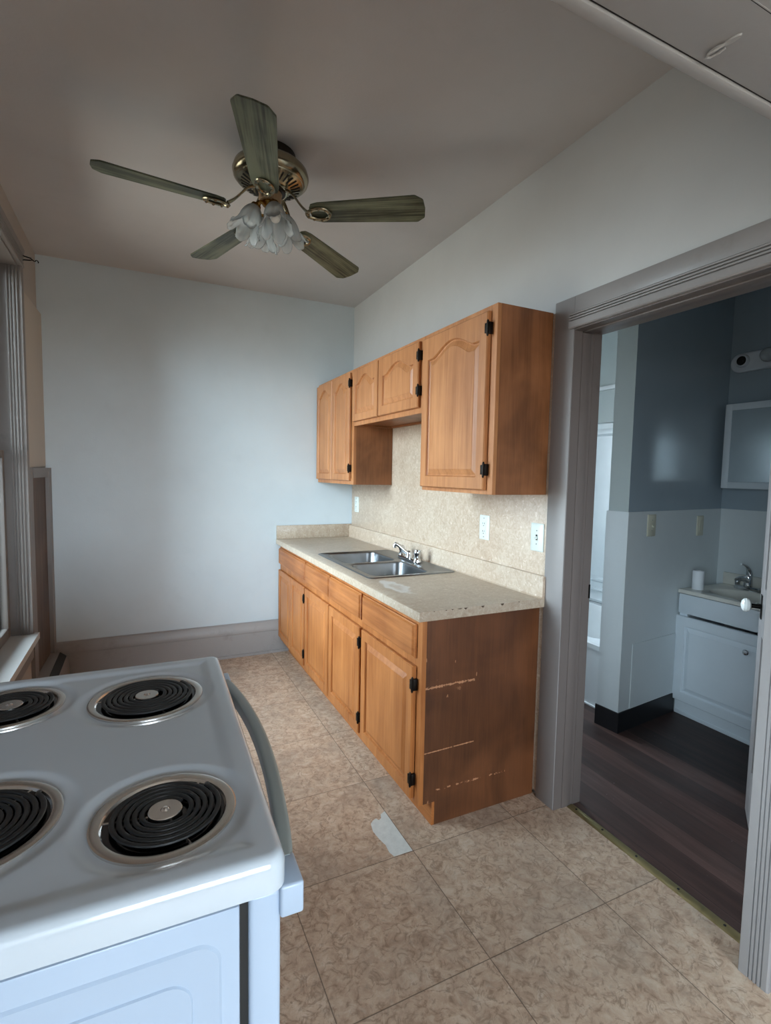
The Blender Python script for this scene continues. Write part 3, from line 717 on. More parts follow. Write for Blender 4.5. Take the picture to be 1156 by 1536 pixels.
# sink: two bowls in one stainless deck
sk = thing('sink', 'double bowl stainless steel sink set into the countertop', 'sink', ((SX0+SX1)/2, (SY0+SY1)/2, 0.914))
so = Vector(sk.location)
bm = bmesh.new()
def ring(pts, z): return [bm.verts.new((p[0], p[1], z)) for p in pts]
def edges(vl): return [bm.edges.new((vl[i], vl[(i+1) % len(vl)])) for i in range(len(vl))]
def band(a, b_):
    for i in range(len(a)): bm.faces.new((a[i], a[(i+1) % len(a)], b_[(i+1) % len(a)], b_[i]))
zr = 0.9195
o0 = ring(rrect(SX0, SX1, SY0, SY1, 0.03), 0.9143); o1 = ring(rrect(SX0+0.003, SX1-0.003, SY0+0.003, SY1-0.003, 0.03), 0.919); o2 = ring(rrect(SX0+0.010, SX1-0.010, SY0+0.010, SY1-0.010, 0.028), zr)
o3 = ring(rrect(SX0+0.016, SX1-0.016, SY0+0.016, SY1-0.016, 0.026), zr-0.003)
band(o0, o1); band(o1, o2); band(o2, o3)
ed = []; 
for e_ in o3[0].link_edges: pass
ed += [bm.edges.get((o3[i], o3[(i+1) % len(o3)])) for i in range(len(o3))]
bowls = ((SX0+0.042, SX1-0.135, SY0+0.040, (SY0+SY1)/2-0.016), (SX0+0.042, SX1-0.135, (SY0+SY1)/2+0.016, SY1-0.040))
for (a, b_, c_, d_) in bowls:
    prev = None
    for k, (ins, z, rr) in enumerate(((0, zr-0.003, 0.060), (0.005, zr-0.006, 0.058), (0.008, zr-0.014, 0.056), (0.018, zr-0.130, 0.050), (0.026, zr-0.148, 0.048), (0.046, zr-0.156, 0.040))):
        l = ring(rrect(a+ins, b_-ins, c_+ins, d_-ins, rr), z)
        if prev is None: ed += edges(l)
        else: band(prev, l)
        prev = l
    bm.faces.new(prev)
bmesh.ops.triangle_fill(bm, edges=ed, use_beauty=True)
bmesh.ops.translate(bm, verts=bm.verts, vec=-so); obj('basin', bm, M['steel'], sk, 30)
for (a, b_, c_, d_) in bowls:
    p = Vector(((a+b_)/2, (c_+d_)/2, zr-0.1558))-so
    obj('drain', lathe(bmesh.new(), [(0.052, 0), (0.050, 0.003), (0.042, 0.002), (0.038, 0.0005), (0.008, 0.0005), (0.006, 0.006), (0.001, 0.007)], p, 24, close=True), M['chrome'], sk)

fc = thing('kitchen_faucet', 'chrome two handle faucet with a straight spout on the back deck of the kitchen sink', 'faucet', (1.495, 2.77, zr+0.0005))
bm = bmesh.new(); L = [rrect(-0.028, 0.028, -0.125, 0.125, 0.026), rrect(-0.027, 0.027, -0.124, 0.124, 0.026), rrect(-0.020, 0.020, -0.117, 0.117, 0.019)]
rr_ = [[bm.verts.new((p[0], p[1], z)) for p in l] for l, z in zip(L, (0.0, 0.010, 0.016))]
band(rr_[0], rr_[1]); band(rr_[1], rr_[2]); bm.faces.new(rr_[2]); bm.faces.new(rr_[0][::-1]); obj('deck_plate', bm, M['chrome'], fc)
for y in (-0.10, 0.10):
    bm = lathe(bmesh.new(), [(0.022, 0.014), (0.021, 0.020), (0.016, 0.026), (0.015, 0.042), (0.019, 0.050), (0.020, 0.062), (0.014, 0.074), (0.002, 0.078)], (0, y, 0), 18, close=True)
    h = obj('handle', bm, M['chrome'], fc)
    bm = bmesh.new(); s = 1 if y > 0 else -1
    tube(bm, [(0, y, 0.062), (0.004, y+s*0.02, 0.067), (0.006, y+s*0.036, 0.071)], [0.0055, 0.0050, 0.0062], 10); obj('lever', bm, M['chrome'], h)
bm = lathe(bmesh.new(), [(0.024, 0.014), (0.022, 0.026), (0.018, 0.036), (0.018, 0.046), (0.010, 0.055), (0.001, 0.056)], (0, 0, 0), 20, close=True)
tube(bm, [(0.0, 0, 0.035), (-0.022, 0.010, 0.048), (-0.050, 0.022, 0.076), (-0.070, 0.031, 0.094)], [0.014, 0.013, 0.0115, 0.0105], 14)
tube(bm, [(-0.063, 0.028, 0.091), (-0.077, 0.034, 0.097), (-0.083, 0.037, 0.088), (-0.084, 0.0375, 0.072)], [0.010, 0.012, 0.0125, 0.011], 14)
obj('spout', bm, M['chrome'], fc)

# wall plates
def plate_x(name, label, cat, x, y, z, kind, mat, group, sgn=-1, rot=0.0, w_=0.082, h_=0.126):
    """cover plate on a wall; local -x is the side facing the room"""
    r = thing(name, label, cat, (x, y, z), (0, 0, rot), group)
    bm = bmesh.new(); l0 = rrect(-w_/2, w_/2, 0, h_, 0.004, 3); l1 = rrect(-w_/2+0.005, w_/2-0.005, 0.005, h_-0.005, 0.003, 3)
    a = [bm.verts.new((0, p[0], p[1])) for p in l0]; a2 = [bm.verts.new((-0.0025, p[0], p[1])) for p in l0]; b_ = [bm.verts.new((-0.006, p[0], p[1])) for p in l1]
    for u, v_ in ((a, a2), (a2, b_)):
        for i in range(len(u)): bm.faces.new((u[i], u[(i+1) % len(u)], v_[(i+1) % len(u)], v_[i]))
    bm.faces.new(b_); bm.faces.new(a[::-1])
    pl = obj('cover_plate', bm, mat, r)
    zc = h_/2
    def screw(z_): obj('screw', lathe(bmesh.new(), [(0.0034, 0), (0.003, 0.0014), (0.0005, 0.0018)], (-0.006, 0, z_), 10, Matrix.Rotation(-PI/2, 3, 'Y'), close=True), M['grey_plastic'], r)
    if kind == 'switch':
        obj('toggle_slot', box(-0.0066, -0.0056, -0.0055, 0.0055, zc-0.0125, zc+0.0125), M['slot'] if mat is M['plate'] else mat, r)
        bm = bmesh.new(); prism(bm, [(-0.005, zc-0.006), (-0.005, zc+0.006), (-0.017, zc-0.004), (-0.017, zc-0.011)], 'y', -0.0042, 0.0042); obj('toggle', bm, mat, r)
        screw(zc+0.030); screw(zc-0.030)
    elif kind == 'outlet':
        bm = bmesh.new(); l = rrect(-0.0165, 0.0165, zc-0.034, zc+0.034, 0.003, 3); prism(bm, l, 'x', -0.0078, -0.004); fa = obj('receptacle', bm, mat, r)
        for s in (-1, 1):
            q = zc+s*0.020; bm = bmesh.new()
            bx(bm, -0.0084, -0.0074, -0.008, -0.0055, q-0.003, q+0.006); bx(bm, -0.0084, -0.0074, 0.0055, 0.008, q-0.003, q+0.006); bx(bm, -0.0084, -0.0074, -0.0028, 0.0028, q-0.013, q-0.0085)
            obj('socket_slots', bm, M['slot'], fa)
        screw(zc+0.048); screw(zc-0.048)
    elif kind == 'blank':
        bm = bmesh.new(); prism(bm, rrect(-0.0165, 0.0165, zc-0.034, zc+0.034, 0.002, 3), 'x', -0.0075, -0.004); obj('insert', bm, mat, r)
    return r
plate_x('wall_outlet', 'white outlet plate on the backsplash under the wall cabinet nearest the doorway', 'outlet', XW-0.0002, 2.151, 1.117, 'outlet', M['plate'], 'kitchen outlets')
plate_x('wall_outlet', 'white outlet plate on the backsplash in the far corner behind the sink', 'outlet', XW-0.0002, 3.885, 1.128, 'outlet', M['plate'], 'kitchen outlets')
plate_x('light_switch', 'white toggle switch plate on the beige backsplash right beside the doorway casing', 'switch', XW-0.0002, 1.760, 1.113, 'switch', M['plate'], None)
prot = math.atan2(pv.y, pv.x)+PI/2
def on_part(s, z): p = Vector((*PA, 0))+pv*s-pn_*0.0063; return (p.x, p.y, z)
q = on_part(0.215, 1.116); plate_x('light_switch', 'ivory toggle switch plate on the white lower wall of the bathroom partition', 'switch', *q, 'switch', M['ivory'], None, rot=prot)
q = on_part(0.745, 1.094); plate_x('blank_plate', 'ivory rectangular cover plate on the bathroom partition above the vanity', 'plate', *q, 'blank', M['ivory'], None, rot=prot, w_=0.075)

# ------------------------------------------------------------------ bathroom fittings
vy1, vy0, vx = 2.010, 1.430, 2.985
vn = thing('vanity', 'white bathroom vanity cabinet with one panelled door beyond the doorway', 'cabinet', (3.2, 1.72, 0))
def vp(nm, bm, mt, par=None): bmesh.ops.translate(bm, verts=bm.verts, vec=-Vector(vn.location)); return obj(nm, bm, mt, par or vn)
bm = bmesh.new(); bx(bm, vx, XD-0.008, vy0, vy0+0.016, 0.10, 0.755); bx(bm, vx, XD-0.008, vy1-0.016, vy1, 0.10, 0.755); bx(bm, vx, XD-0.008, vy0+0.016, vy1-0.016, 0.10, 0.116)
bx(bm, vx, vx+0.018, vy0+0.016, vy1-0.016, 0.116, 0.150); bx(bm, vx, vx+0.018, vy0+0.016, vy1-0.016, 0.645, 0.755); bx(bm, vx, vx+0.018, vy0+0.016, vy0+0.05, 0.15, 0.645); bx(bm, vx, vx+0.018, vy1-0.05, vy1-0.016, 0.15, 0.645)
vp('carcass', bm, M['vanity'])
bm = bmesh.new(); bx(bm, vx+0.004, vx+0.02, vy0, vy1, 0, 0.10); bx(bm, vx-0.004, vx+0.004, vy0, vy1-0.002, 0, 0.024, 0.003); vp('toe_board', bm, M['vanity'])
vp('false_drawer_front', box(vx-0.018, vx-0.0005, vy0+0.005, vy1-0.002, 0.634, 0.752, 0.002), M['vanity'])
d_ = cab_part(vn, 'door', panel_door(vy0+0.010, vy1+0.012, 0.088, 0.616, vx-0.001, 0.0, 0.018, 0.062), M['vanity'])
vp('knob', lathe(bmesh.new(), [(0.006, 0), (0.006, 0.010), (0.014, 0.016), (0.016, 0.022), (0.012, 0.028), (0.001, 0.030)], (vx-0.019, 1.600, 0.515), 18, Matrix.Rotation(-PI/2, 3, 'Y'), close=True), M['chrome'], d_)
# top with integral oval basin
vo = Vector(vn.location)
bm = bmesh.new(); tx0, tx1, ty0, ty1 = vx-0.022, XD-0.008, vy0-0.01, vy1+0.006
z_ = 0.778
o0 = ring(rrect(tx0, tx1, ty0, ty1, 0.006, 3), 0.756); o1 = ring(rrect(tx0, tx1, ty0, ty1, 0.006, 3), z_-0.004); o2 = ring(rrect(tx0+0.004, tx1-0.004, ty0+0.004, ty1-0.004, 0.005, 3), z_)
band(o0, o1); band(o1, o2)
ed = [bm.edges.get((o2[i], o2[(i+1) % len(o2)])) for i in range(len(o2))]
cx, cy = (tx0+tx1)/2-0.03, (ty0+ty1)/2+0.0
prev = None
for k, (s, z) in enumerate(((1.0, z_), (0.97, z_-0.004), (0.93, z_-0.02), (0.80, z_-0.075), (0.55, z_-0.10), (0.2, z_-0.108))):
    l = [bm.verts.new((cx+0.150*s*math.cos(a), cy+0.215*s*math.sin(a), z)) for a in [2*PI*i/36 for i in range(36)]]
    if prev is None: ed += edges(l)
    else: band(prev, l)
    prev = l
bm.faces.new(prev); bmesh.ops.triangle_fill(bm, edges=ed, use_beauty=True)
bmesh.ops.translate(bm, verts=bm.verts, vec=-vo); vt = obj('vanity_top', bm, M['marble'], vn, 40)
bm = box(tx1-0.02, tx1, ty0, ty1, z_+0.0004, z_+0.075, 0.004); bmesh.ops.translate(bm, verts=bm.verts, vec=-vo); obj('back_lip', bm, M['marble'], vt)
# faucet
vf = thing('vanity_faucet', 'chrome single lever faucet on the bathroom vanity top', 'faucet', (3.345, 1.83, z_+0.0003))
bm = bmesh.new(); L = [rrect(-0.026, 0.026, -0.078, 0.078, 0.024), rrect(-0.026, 0.026, -0.078, 0.078, 0.024), rrect(-0.018, 0.018, -0.068, 0.068, 0.017)]
rr_ = [[bm.verts.new((p[0], p[1], z)) for p in l] for l, z in zip(L, (0.0, 0.014, 0.022))]
band(rr_[0], rr_[1]); band(rr_[1], rr_[2]); bm.faces.new(rr_[2]); bm.faces.new(rr_[0][::-1]); obj('deck_plate', bm, M['chrome'], vf)
bm = lathe(bmesh.new(), [(0.025, 0.018), (0.024, 0.05), (0.022, 0.075), (0.018, 0.09), (0.002, 0.095)], (0, 0, 0), 20, close=True)
tube(bm, bez((0, 0, 0.050), (-0.04, 0, 0.075), (-0.085, 0, 0.085), (-0.115, 0, 0.068), 8), [0.018, 0.018, 0.0175, 0.017, 0.0165, 0.016, 0.0155, 0.015, 0.015], 14)
lathe(bm, [(0.013, -0.022), (0.014, 0.0)], (-0.108, 0, 0.066), 14, close=True); obj('spout', bm, M['chrome'], vf)
bm = bmesh.new(); tube(bm, bez((0.006, 0, 0.080), (0.012, 0, 0.125), (-0.02, 0.0, 0.155), (-0.085, 0.0, 0.165), 10), [0.021, 0.020, 0.018, 0.016, 0.014, 0.012, 0.011, 0.010, 0.009, 0.008, 0.006], 14, 0.7); obj('lever', bm, M['chrome'], vf)
# roll on the vanity
bm = lathe(bmesh.new(), [(0.012, 0.0), (0.031, 0.0), (0.032, 0.002), (0.032, 0.112), (0.030, 0.115), (0.013, 0.115), (0.012, 0.113), (0.012, 0.0)], (3.062, 1.958, z_+0.0004), 28)
tag(obj('paper_roll', bm, M['paper']), 'small upright white paper roll on the left corner of the vanity top', 'roll')
# medicine cabinet
mc = thing('medicine_cabinet', 'white framed mirrored medicine cabinet hung on the slate blue bathroom wall', 'cabinet', (3.38, 1.76, 1.395))
y0, y1, z0, z1, xf = 1.47, 2.026, 1.395, 1.919, 3.33
def mp_(nm, bm, mt, par=None): bmesh.ops.translate(bm, verts=bm.verts, vec=-Vector(mc.location)); return obj(nm, bm, mt, par or mc)
mp_('box', box(xf+0.012, XD-0.0005, y0+0.006, y1-0.006, z0+0.006, z1-0.006), M['vanity'])
bm = bmesh.new(); fw = 0.040
bx(bm, xf, xf+0.012, y0, y0+fw, z0, z1, 0.003); bx(bm, xf, xf+0.012, y1-fw, y1, z0, z1, 0.003); bx(bm, xf, xf+0.012, y0+fw, y1-fw, z0, z0+fw, 0.003); bx(bm, xf, xf+0.012, y0+fw, y1-fw, z1-fw, z1, 0.003)
dr_ = mp_('door_frame', bm, M['vanity']); mp_('mirror', box(xf+0.005, xf+0.011, y0+fw-0.002, y1-fw+0.002, z0+fw-0.002, z1-fw+0.002), M['mirror'], dr_)
# light bar
lb = thing('vanity_light', 'white round ended light bar with one empty socket and bulbs above the medicine cabinet', 'light', (XD, 1.70, 2.18))
bm = bmesh.new(); pts = rrect(-0.36, 0.36, -0.058, 0.058, 0.056, 8)
a = [bm.verts.new((-0.0003, p[0], p[1])) for p in pts]; b_ = [bm.verts.new((-0.022, p[0], p[1])) for p in pts]; pts2 = rrect(-0.352, 0.352, -0.050, 0.050, 0.048, 8); c_ = [bm.verts.new((-0.028, p[0], p[1])) for p in pts2]
band(a, b_); band(b_, c_); bm.faces.new(c_); bm.faces.new(a[::-1]); obj('bar', bm, M['white_metal'], lb)
RY = Matrix.Rotation(-PI/2, 3, 'Y')
for k in range(4):
    y = 0.282-0.170*k
    bm = lathe(bmesh.new(), [(0.040, 0.0), (0.040, 0.016), (0.036, 0.022), (0.029, 0.022), (0.028, 0.002), (0.001, 0.002)], (-0.028, y, 0.008), 24, RY); s_ = obj('socket', bm, M['white_metal'], lb)
    if k == 0: obj('socket_liner', lathe(bmesh.new(), [(0.0275, 0.021), (0.0275, 0.003), (0.001, 0.0025)], (-0.028, y, 0.008), 24, RY), M['slot'], s_)
    else:
        obj('bulb', lathe(bmesh.new(), [(0.012, 0.0), (0.014, 0.012), (0.030, 0.028), (0.040, 0.048), (0.041, 0.060), (0.034, 0.080), (0.018, 0.093), (0.001, 0.097)], (-0.028, y, 0.008), 24, RY), M['shade'], lb)
# bathtub and surround
bt = thing('bathtub', 'white bathtub in the alcove behind the bathroom partition', 'bathtub', (2.95, 2.96, 0))
bm = bmesh.new(); bx0, bx1, by0, by1 = -0.41, 0.455, -0.755, 0.755
o0 = ring(rrect(bx0+0.02, bx1, by0, by1, 0.01, 3), 0.001); o1 = ring(rrect(bx0+0.012, bx1, by0, by1, 0.01, 3), 0.37); o1b = ring(rrect(bx0, bx1, by0, by1, 0.012, 3), 0.375); o2 = ring(rrect(bx0, bx1, by0, by1, 0.012, 3), 0.405); o3 = ring(rrect(bx0+0.012, bx1-0.004, by0+0.004, by1-0.004, 0.012, 3), 0.414)
i0 = ring(rrect(bx0+0.075, bx1-0.06, by0+0.08, by1-0.08, 0.10, 3), 0.412); i1 = ring(rrect(bx0+0.095, bx1-0.08, by0+0.11, by1-0.11, 0.10, 3), 0.36); i2 = ring(rrect(bx0+0.15, bx1-0.13, by0+0.2, by1-0.2, 0.09, 3), 0.10)
for u, v_ in ((o0, o1), (o1, o1b), (o1b, o2), (o2, o3), (o3, i0), (i0, i1), (i1, i2)): band(u, v_)
bm.faces.new(i2); obj('tub_shell', bm, M['tub'], bt)
obj('floor_strip', box(-0.402, -0.389, -0.755, 0.755, 0, 0.012, 0.002), M['tub'], bt)
sr_ = thing('tub_surround', 'white moulded tub surround panels on the alcove walls above the bathtub', 'surround', (3.0, 3.0, 0.42))
bm = bmesh.new()
prism(bm, [(0.4195, 0.0), (0.39, 0.0), (0.385, 0.02), (0.40, 0.05), (0.40, 0.09), (0.375, 0.10), (0.375, 0.115), (0.398, 0.13), (0.398, 0.165), (0.38, 0.18), (0.38, 0.195), (0.40, 0.21), (0.402, 1.36), (0.385, 1.38), (0.385, 1.40), (0.395, 1.42), (0.385, 1.46), (0.4195, 1.475)], 'y', -0.80, 0.748)
obj('side_panel', bm, M['surround'], sr_)
bm = bmesh.new(); bx(bm, -0.45, 0.37, 0.735, 0.7495, 0, 1.46, 0.004); obj('end_panel', bm, M['surround'], sr_)
struct('trim_12', box(3.395, 3.42, 2.2, 3.74, 2.155, 2.185, 0.003), M['bath_white'])
# access panel in the partition
ap = bmesh.new(); s0, s1 = 0.095, 0.535
P0 = Vector((*PA, 0))+pv*s0-pn_*0.0115; P1 = Vector((*PA, 0))+pv*s1-pn_*0.0115
qwall(ap, (P0.x, P0.y), (P1.x, P1.y), 0.121, 0.500, 0.005)
tag(obj('access_panel', ap, M['bath_white']), 'flat white access panel low on the bathroom partition beside the vanity', 'panel')

# bathroom door, open into the bathroom
hx, hy = 1.742, 0.822; da = math.atan2(1.283-hy, 2.43-hx)
dr = bpy.data.objects.new('door_1', None); C.objects.link(dr); dr.location = (hx, hy, 0.008); dr.rotation_euler = (0, 0, da); dr['kind'] = 'structure'
DW, DH = 0.765, 2.02
bm = bmesh.new()
bx(bm, 0, DW, -0.040, -0.006, 0, DH, 0.001)
for s in (0, 1):
    ya, yb = ((-0.006, 0.0) if s else (-0.046, -0.040))
    bx(bm, 0, 0.11, ya, yb, 0, DH, 0.0015); bx(bm, DW-0.11, DW, ya, yb, 0, DH, 0.0015)
    for (za, zb) in ((0, 0.22), (0.80, 1.00), (DH-0.12, DH)): bx(bm, 0.11, DW-0.11, ya, yb, za, zb, 0.0015)
obj('door_leaf', bm, M['trim_light'], dr)
bm = bmesh.new(); bx(bm, DW-0.080, DW-0.040, 0.0002, 0.003, 0.865, 0.965, 0.001); obj('knob_plate', bm, M['iron'], dr)
bm = lathe(bmesh.new(), [(0.011, 0.004), (0.009, 0.012), (0.009, 0.038)], (DW-0.06, 0, 0.915), 14, Matrix.Rotation(-PI/2, 3, 'X'), close=True); kn = obj('knob_stem', bm, M['iron'], dr)
obj('knob', lathe(bmesh.new(), [(0.012, 0.036), (0.024, 0.042), (0.029, 0.052), (0.027, 0.062), (0.016, 0.070), (0.001, 0.073)], (DW-0.06, 0, 0.915), 22, Matrix.Rotation(-PI/2, 3, 'X'), close=True), M['porcelain'], kn)
# strike plate on the left jamb
tag(obj('strike_plate', box(1.742, 1.7505, DY1-0.0045, DY1-0.0022, 0.925, 0.985, 0.0005), M['iron']), 'small dark metal strike plate on the left jamb of the bathroom doorway', 'plate')
# hook cleat on the door head, painted over
ck = bmesh.new()
c0 = Vector((0.857, 0.590, LZ)); c1 = Vector((0.866, 0.540, LZ)); dd = (c1-c0)
L_ = dd.length; ux = dd.normalized(); uy = Vector((-ux.y, ux.x, 0))
def cp(s, t, z): return c0+ux*s*L_+uy*t+Vector((0, 0, z))
def blob(s0, s1, hw, z0):
    pts = []
    for i in range(24):
        a = 2*PI*i/24; pts.append(cp((s0+s1)/2+(s1-s0)/2*math.cos(a), hw*math.sin(a), 0))
    A = [ck.verts.new(p+Vector((0, 0, -0.0002))) for p in pts]; B = [ck.verts.new(p*0.9+ (cp((s0+s1)/2, 0, 0))*0.1+Vector((0, 0, z0))) for p in pts]
    for i in range(24): ck.faces.new((A[i], A[(i+1) % 24], B[(i+1) % 24], B[i]))
    ck.faces.new(B[::-1]); ck.faces.new(A)
blob(0.46, 1.0, 0.0052, -0.003)
lp = [cp(0.56, -0.004, -0.004), cp(0.30, -0.006, -0.006), cp(0.08, -0.006, -0.006), cp(0.0, -0.002, -0.006), cp(0.06, 0.003, -0.006), cp(0.20, 0.004, -0.006), cp(0.34, 0.005, -0.006), cp(0.50, 0.004, -0.004)]
tube(ck, lp, 0.0022, 8)
blob(0.02, 0.5, 0.0055, -0.002)
tag(obj('cleat_hook', ck, M['lintel']), 'small painted-over hook cleat on the underside of the door head at the top right', 'hook')

# ------------------------------------------------------------------ stove
ST = 0.974
st = thing('stove', 'white electric coil range in the near left corner with its front towards the cabinets', 'stove', (0.1757, 1.3504, 0), (0, 0, -0.0225))
SW, SD = 0.760, 0.640
burn = [(-0.166, -0.195, 0.1106, 6), (-0.138, -0.608, 0.0956, 5), (-0.415, -0.147, 0.0956, 5), (-0.377, -0.544, 0.1085, 6)]
# cooktop: one pressed sheet with a rounded edge, a shallow dish and an opening round every burner
bm = bmesh.new(); NX, NY = 170, 200; RC = 0.024; grid = []
def sstep(a, b_, x):
    t = min(max((x-a)/(b_-a), 0), 1); return t*t*(3-2*t)
for i in range(NX+1):
    row = []
    for j in range(NY+1):
        # denser samples near the edges
        def dens(u): return u
        x, y = -SD+SD*i/NX, -SW+SW*j/NY
        px, py = min(max(x, -SD+RC), -RC), min(max(y, -SW+RC), -RC); dx, dy = x-px, y-py; l = math.hypot(dx, dy)
        if l > 0:
            k = max(abs(dx), abs(dy))/l; dx, dy = dx*k, dy*k; x, y = px+dx, py+dy; l = math.hypot(dx, dy)
        z = ST-(0.014-math.sqrt(max(0, 0.014**2-max(0, l-RC+0.014)**2)))
        ed_ = RC-l if l > 0 else 1
        ins = min(x+SD, -x, y+SW, -y)
        z -= 0.004*sstep(0.030, 0.055, ins)
        for (bx_, by_, r, _) in burn:
            q = math.hypot(x-bx_, y-by_); z -= 0.004*(1-sstep(r+0.004, r+0.026, q))
        row.append(bm.verts.new((x, y, z)))
    grid.append(row)
for i in range(NX):
    for j in range(NY):
        c = (grid[i][j].co+grid[i+1][j+1].co)/2
        if any(math.hypot(c.x-b_[0], c.y-b_[1]) < b_[2]*0.88 for b_ in burn): continue
        bm.faces.new((grid[i][j], grid[i+1][j], grid[i+1][j+1], grid[i][j+1]))
bd = [grid[i][0] for i in range(NX+1)]+[grid[NX][j] for j in range(1, NY+1)]+[grid[i][NY] for i in range(NX-1, -1, -1)]+[grid[0][j] for j in range(NY-1, 0, -1)]
lo = [bm.verts.new((v.co.x, v.co.y, 0.930)) for v in bd]; lo2 = [bm.verts.new((v.co.x*0.97-0.01, (v.co.y+SW/2)*0.97-SW/2, 0.929)) for v in bd]
for i in range(len(bd)):
    k = (i+1) % len(bd); bm.faces.new((bd[i], bd[k], lo[k], lo[i])); bm.faces.new((lo[i], lo[k], lo2[k], lo2[i]))
for v in [v for v in bm.verts if not v.link_faces]: bm.verts.remove(v)
obj('cooktop', bm, M['enamel'], st, 50)
# body with embossed side panels
bm = bmesh.new(); bx(bm, -SD+0.01, -0.057, -SW+0.012, -0.012, 0.06, 0.917, 0.004)
for ys, s in ((-SW+0.012, -1), (-0.012, 1)):
    for (xa, xb, za, zb, e) in ((-SD+0.07, -0.078, 0.22, 0.885, 0.003), (-SD+0.115, -0.110, 0.26, 0.850, 0.0055)):
        l = rrect(xa, xb, za, zb, 0.03, 6); l2 = rrect(xa+0.004, xb-0.004, za+0.004, zb-0.004, 0.027, 6)
        A = [bm.verts.new((p[0], ys-s*0.001, p[1])) for p in l]; B = [bm.verts.new((p[0], ys+s*e, p[1])) for p in l2]; band(A, B); bm.faces.new(B)
obj('body', bm, M['enamel_side'], st)
obj('body_gap', box(-0.058, -0.045, -SW+0.022, -0.022, 0.20, 0.920), M['slot'], st)
bm = bmesh.new(); bx(bm, -0.046, -0.006, -SW+0.014, -0.014, 0.235, 0.921, 0.006, 3); od = obj('oven_door', bm, M['enamel_side'], st)
obj('door_window', box(-0.0065, -0.0045, -0.60, -0.16, 0.42, 0.70), M['slot'], od)
bm = bmesh.new(); bx(bm, -0.046, -0.006, -SW+0.014, -0.014, 0.065, 0.225, 0.006, 3); obj('drawer', bm, M['enamel_side'], st)
# handle: curved bar between two white end brackets
bm = bmesh.new(); path = []; N_ = 28
for i in range(N_+1):
    t = i/N_; y = -0.700+0.640*t; path.append((0.009+0.028*math.sin(PI*min(max(t, 0), 1))**0.8, y, 0.912+0.010*math.sin(PI*t)))
rings = []
for i, p in enumerate(path):
    hw, hh = 0.0115, 0.016; a = []
    for (u, v_) in rrect(-hw, hw, -hh, hh, 0.007, 4): a.append(bm.verts.new((p[0]+u, p[1], p[2]+v_)))
    rings.append(a)
for a, b_ in zip(rings, rings[1:]): band(a, b_)
bm.faces.new(rings[0]); bm.faces.new(rings[-1][::-1]); hdl = obj('handle', bm, M['grey_plastic'], od)
for (ya, yb) in ((-0.752, -0.694), (-0.066, -0.012)):
    bm = bmesh.new(); bx(bm, -0.008, 0.0225, ya, yb, 0.884, 0.927, 0.004, 3); obj('handle_bracket', bm, M['enamel_side'], hdl)
# back guard
bm = bmesh.new(); prism(bm, [(-SD-0.055, 0.06), (-SD+0.008, 0.06), (-SD+0.008, 0.97), (-SD-0.012, 1.15), (-SD-0.055, 1.16)], 'y', -SW+0.01, -0.01); obj('back_guard', bm, M['enamel_side'], st)
for y in (-0.66, -0.58, -0.18, -0.10, -0.38):
    obj('control_knob', lathe(bmesh.new(), [(0.02, 0), (0.019, 0.014), (0.012, 0.022), (0.001, 0.022)], (-SD+0.000, y, 1.07), 18, Matrix.Rotation(PI/2-0.11, 3, 'Y'), close=True), M['grey_plastic'], st)
# feet
for x in (-SD+0.05, -0.09):
    for y in (-SW+0.05, -0.05): obj('foot', lathe(bmesh.new(), [(0.018, 0.0005), (0.018, 0.012), (0.008, 0.014), (0.008, 0.062)], (x, y, 0), 12, close=True), M['slot'], st)
# burners: drip pan > coil, medallion
for (x, y, r, turns) in burn:
    zc = ST-0.008
    bm = lathe(bmesh.new(), [(r, zc-0.001), (r-0.0005, zc+0.003), (r-0.004, zc+0.0045), (r-0.014, zc+0.0025), (r-0.017, zc-0.001)], (x, y, 0), 64)
    pan = obj('drip_pan', bm, M['pan'], st)
    bm = lathe(bmesh.new(), [(r-0.0168, zc-0.0005), (r-0.021, zc-0.010), (r-0.028, zc-0.020), (r*0.5, zc-0.028), (0.012, zc-0.030)], (x, y, 0), 64, close=True)
    obj('pan_bowl', bm, M['pan_dark'], pan)
    rc = r-0.0235; ri = 0.026; path = []; K = int(turns*40)
    for i in range(K+1):
        t = i/K; a = t*turns*2*PI*1.0+0.6; rr = ri+(rc-ri)*t; path.append((x+rr*math.cos(a), y+rr*math.sin(a), zc+0.006))
    a = turns*2*PI+0.6
    path += [(x+(rc+0.006)*math.cos(a+0.10), y+(rc+0.006)*math.sin(a+0.10), zc+0.003), (x+(rc+0.007)*math.cos(a+0.2), y+(rc+0.007)*math.sin(a+0.2), zc-0.010)]
    pitch = (rc-ri)/turns
    bm = bmesh.new(); tube(bm, path, pitch*0.39, 8, 0.62, True, up=(0, 0, 1)); obj('coil', bm, M['coil'], pan)
    bm = bmesh.new()
    for k in range(3):
        a = 0.9+k*2*PI/3; p0 = Vector((x+0.010*math.cos(a), y+0.010*math.sin(a), zc-0.001)); p1 = Vector((x+(r-0.017)*math.cos(a), y+(r-0.017)*math.sin(a), zc-0.001)); tube(bm, [p0, p1], 0.0022, 6)
    obj('coil_support', bm, M['pan'], pan)
    bm = lathe(bmesh.new(), [(0.0225, zc+0.002), (0.0225, zc+0.0075), (0.0215, zc+0.0085), (0.0065, zc+0.0085), (0.0062, zc+0.0075), (0.0035, zc+0.0105), (0.0008, zc+0.011)], (x, y, 0), 28, close=True)
    obj('medallion', bm, M['pan'], pan)

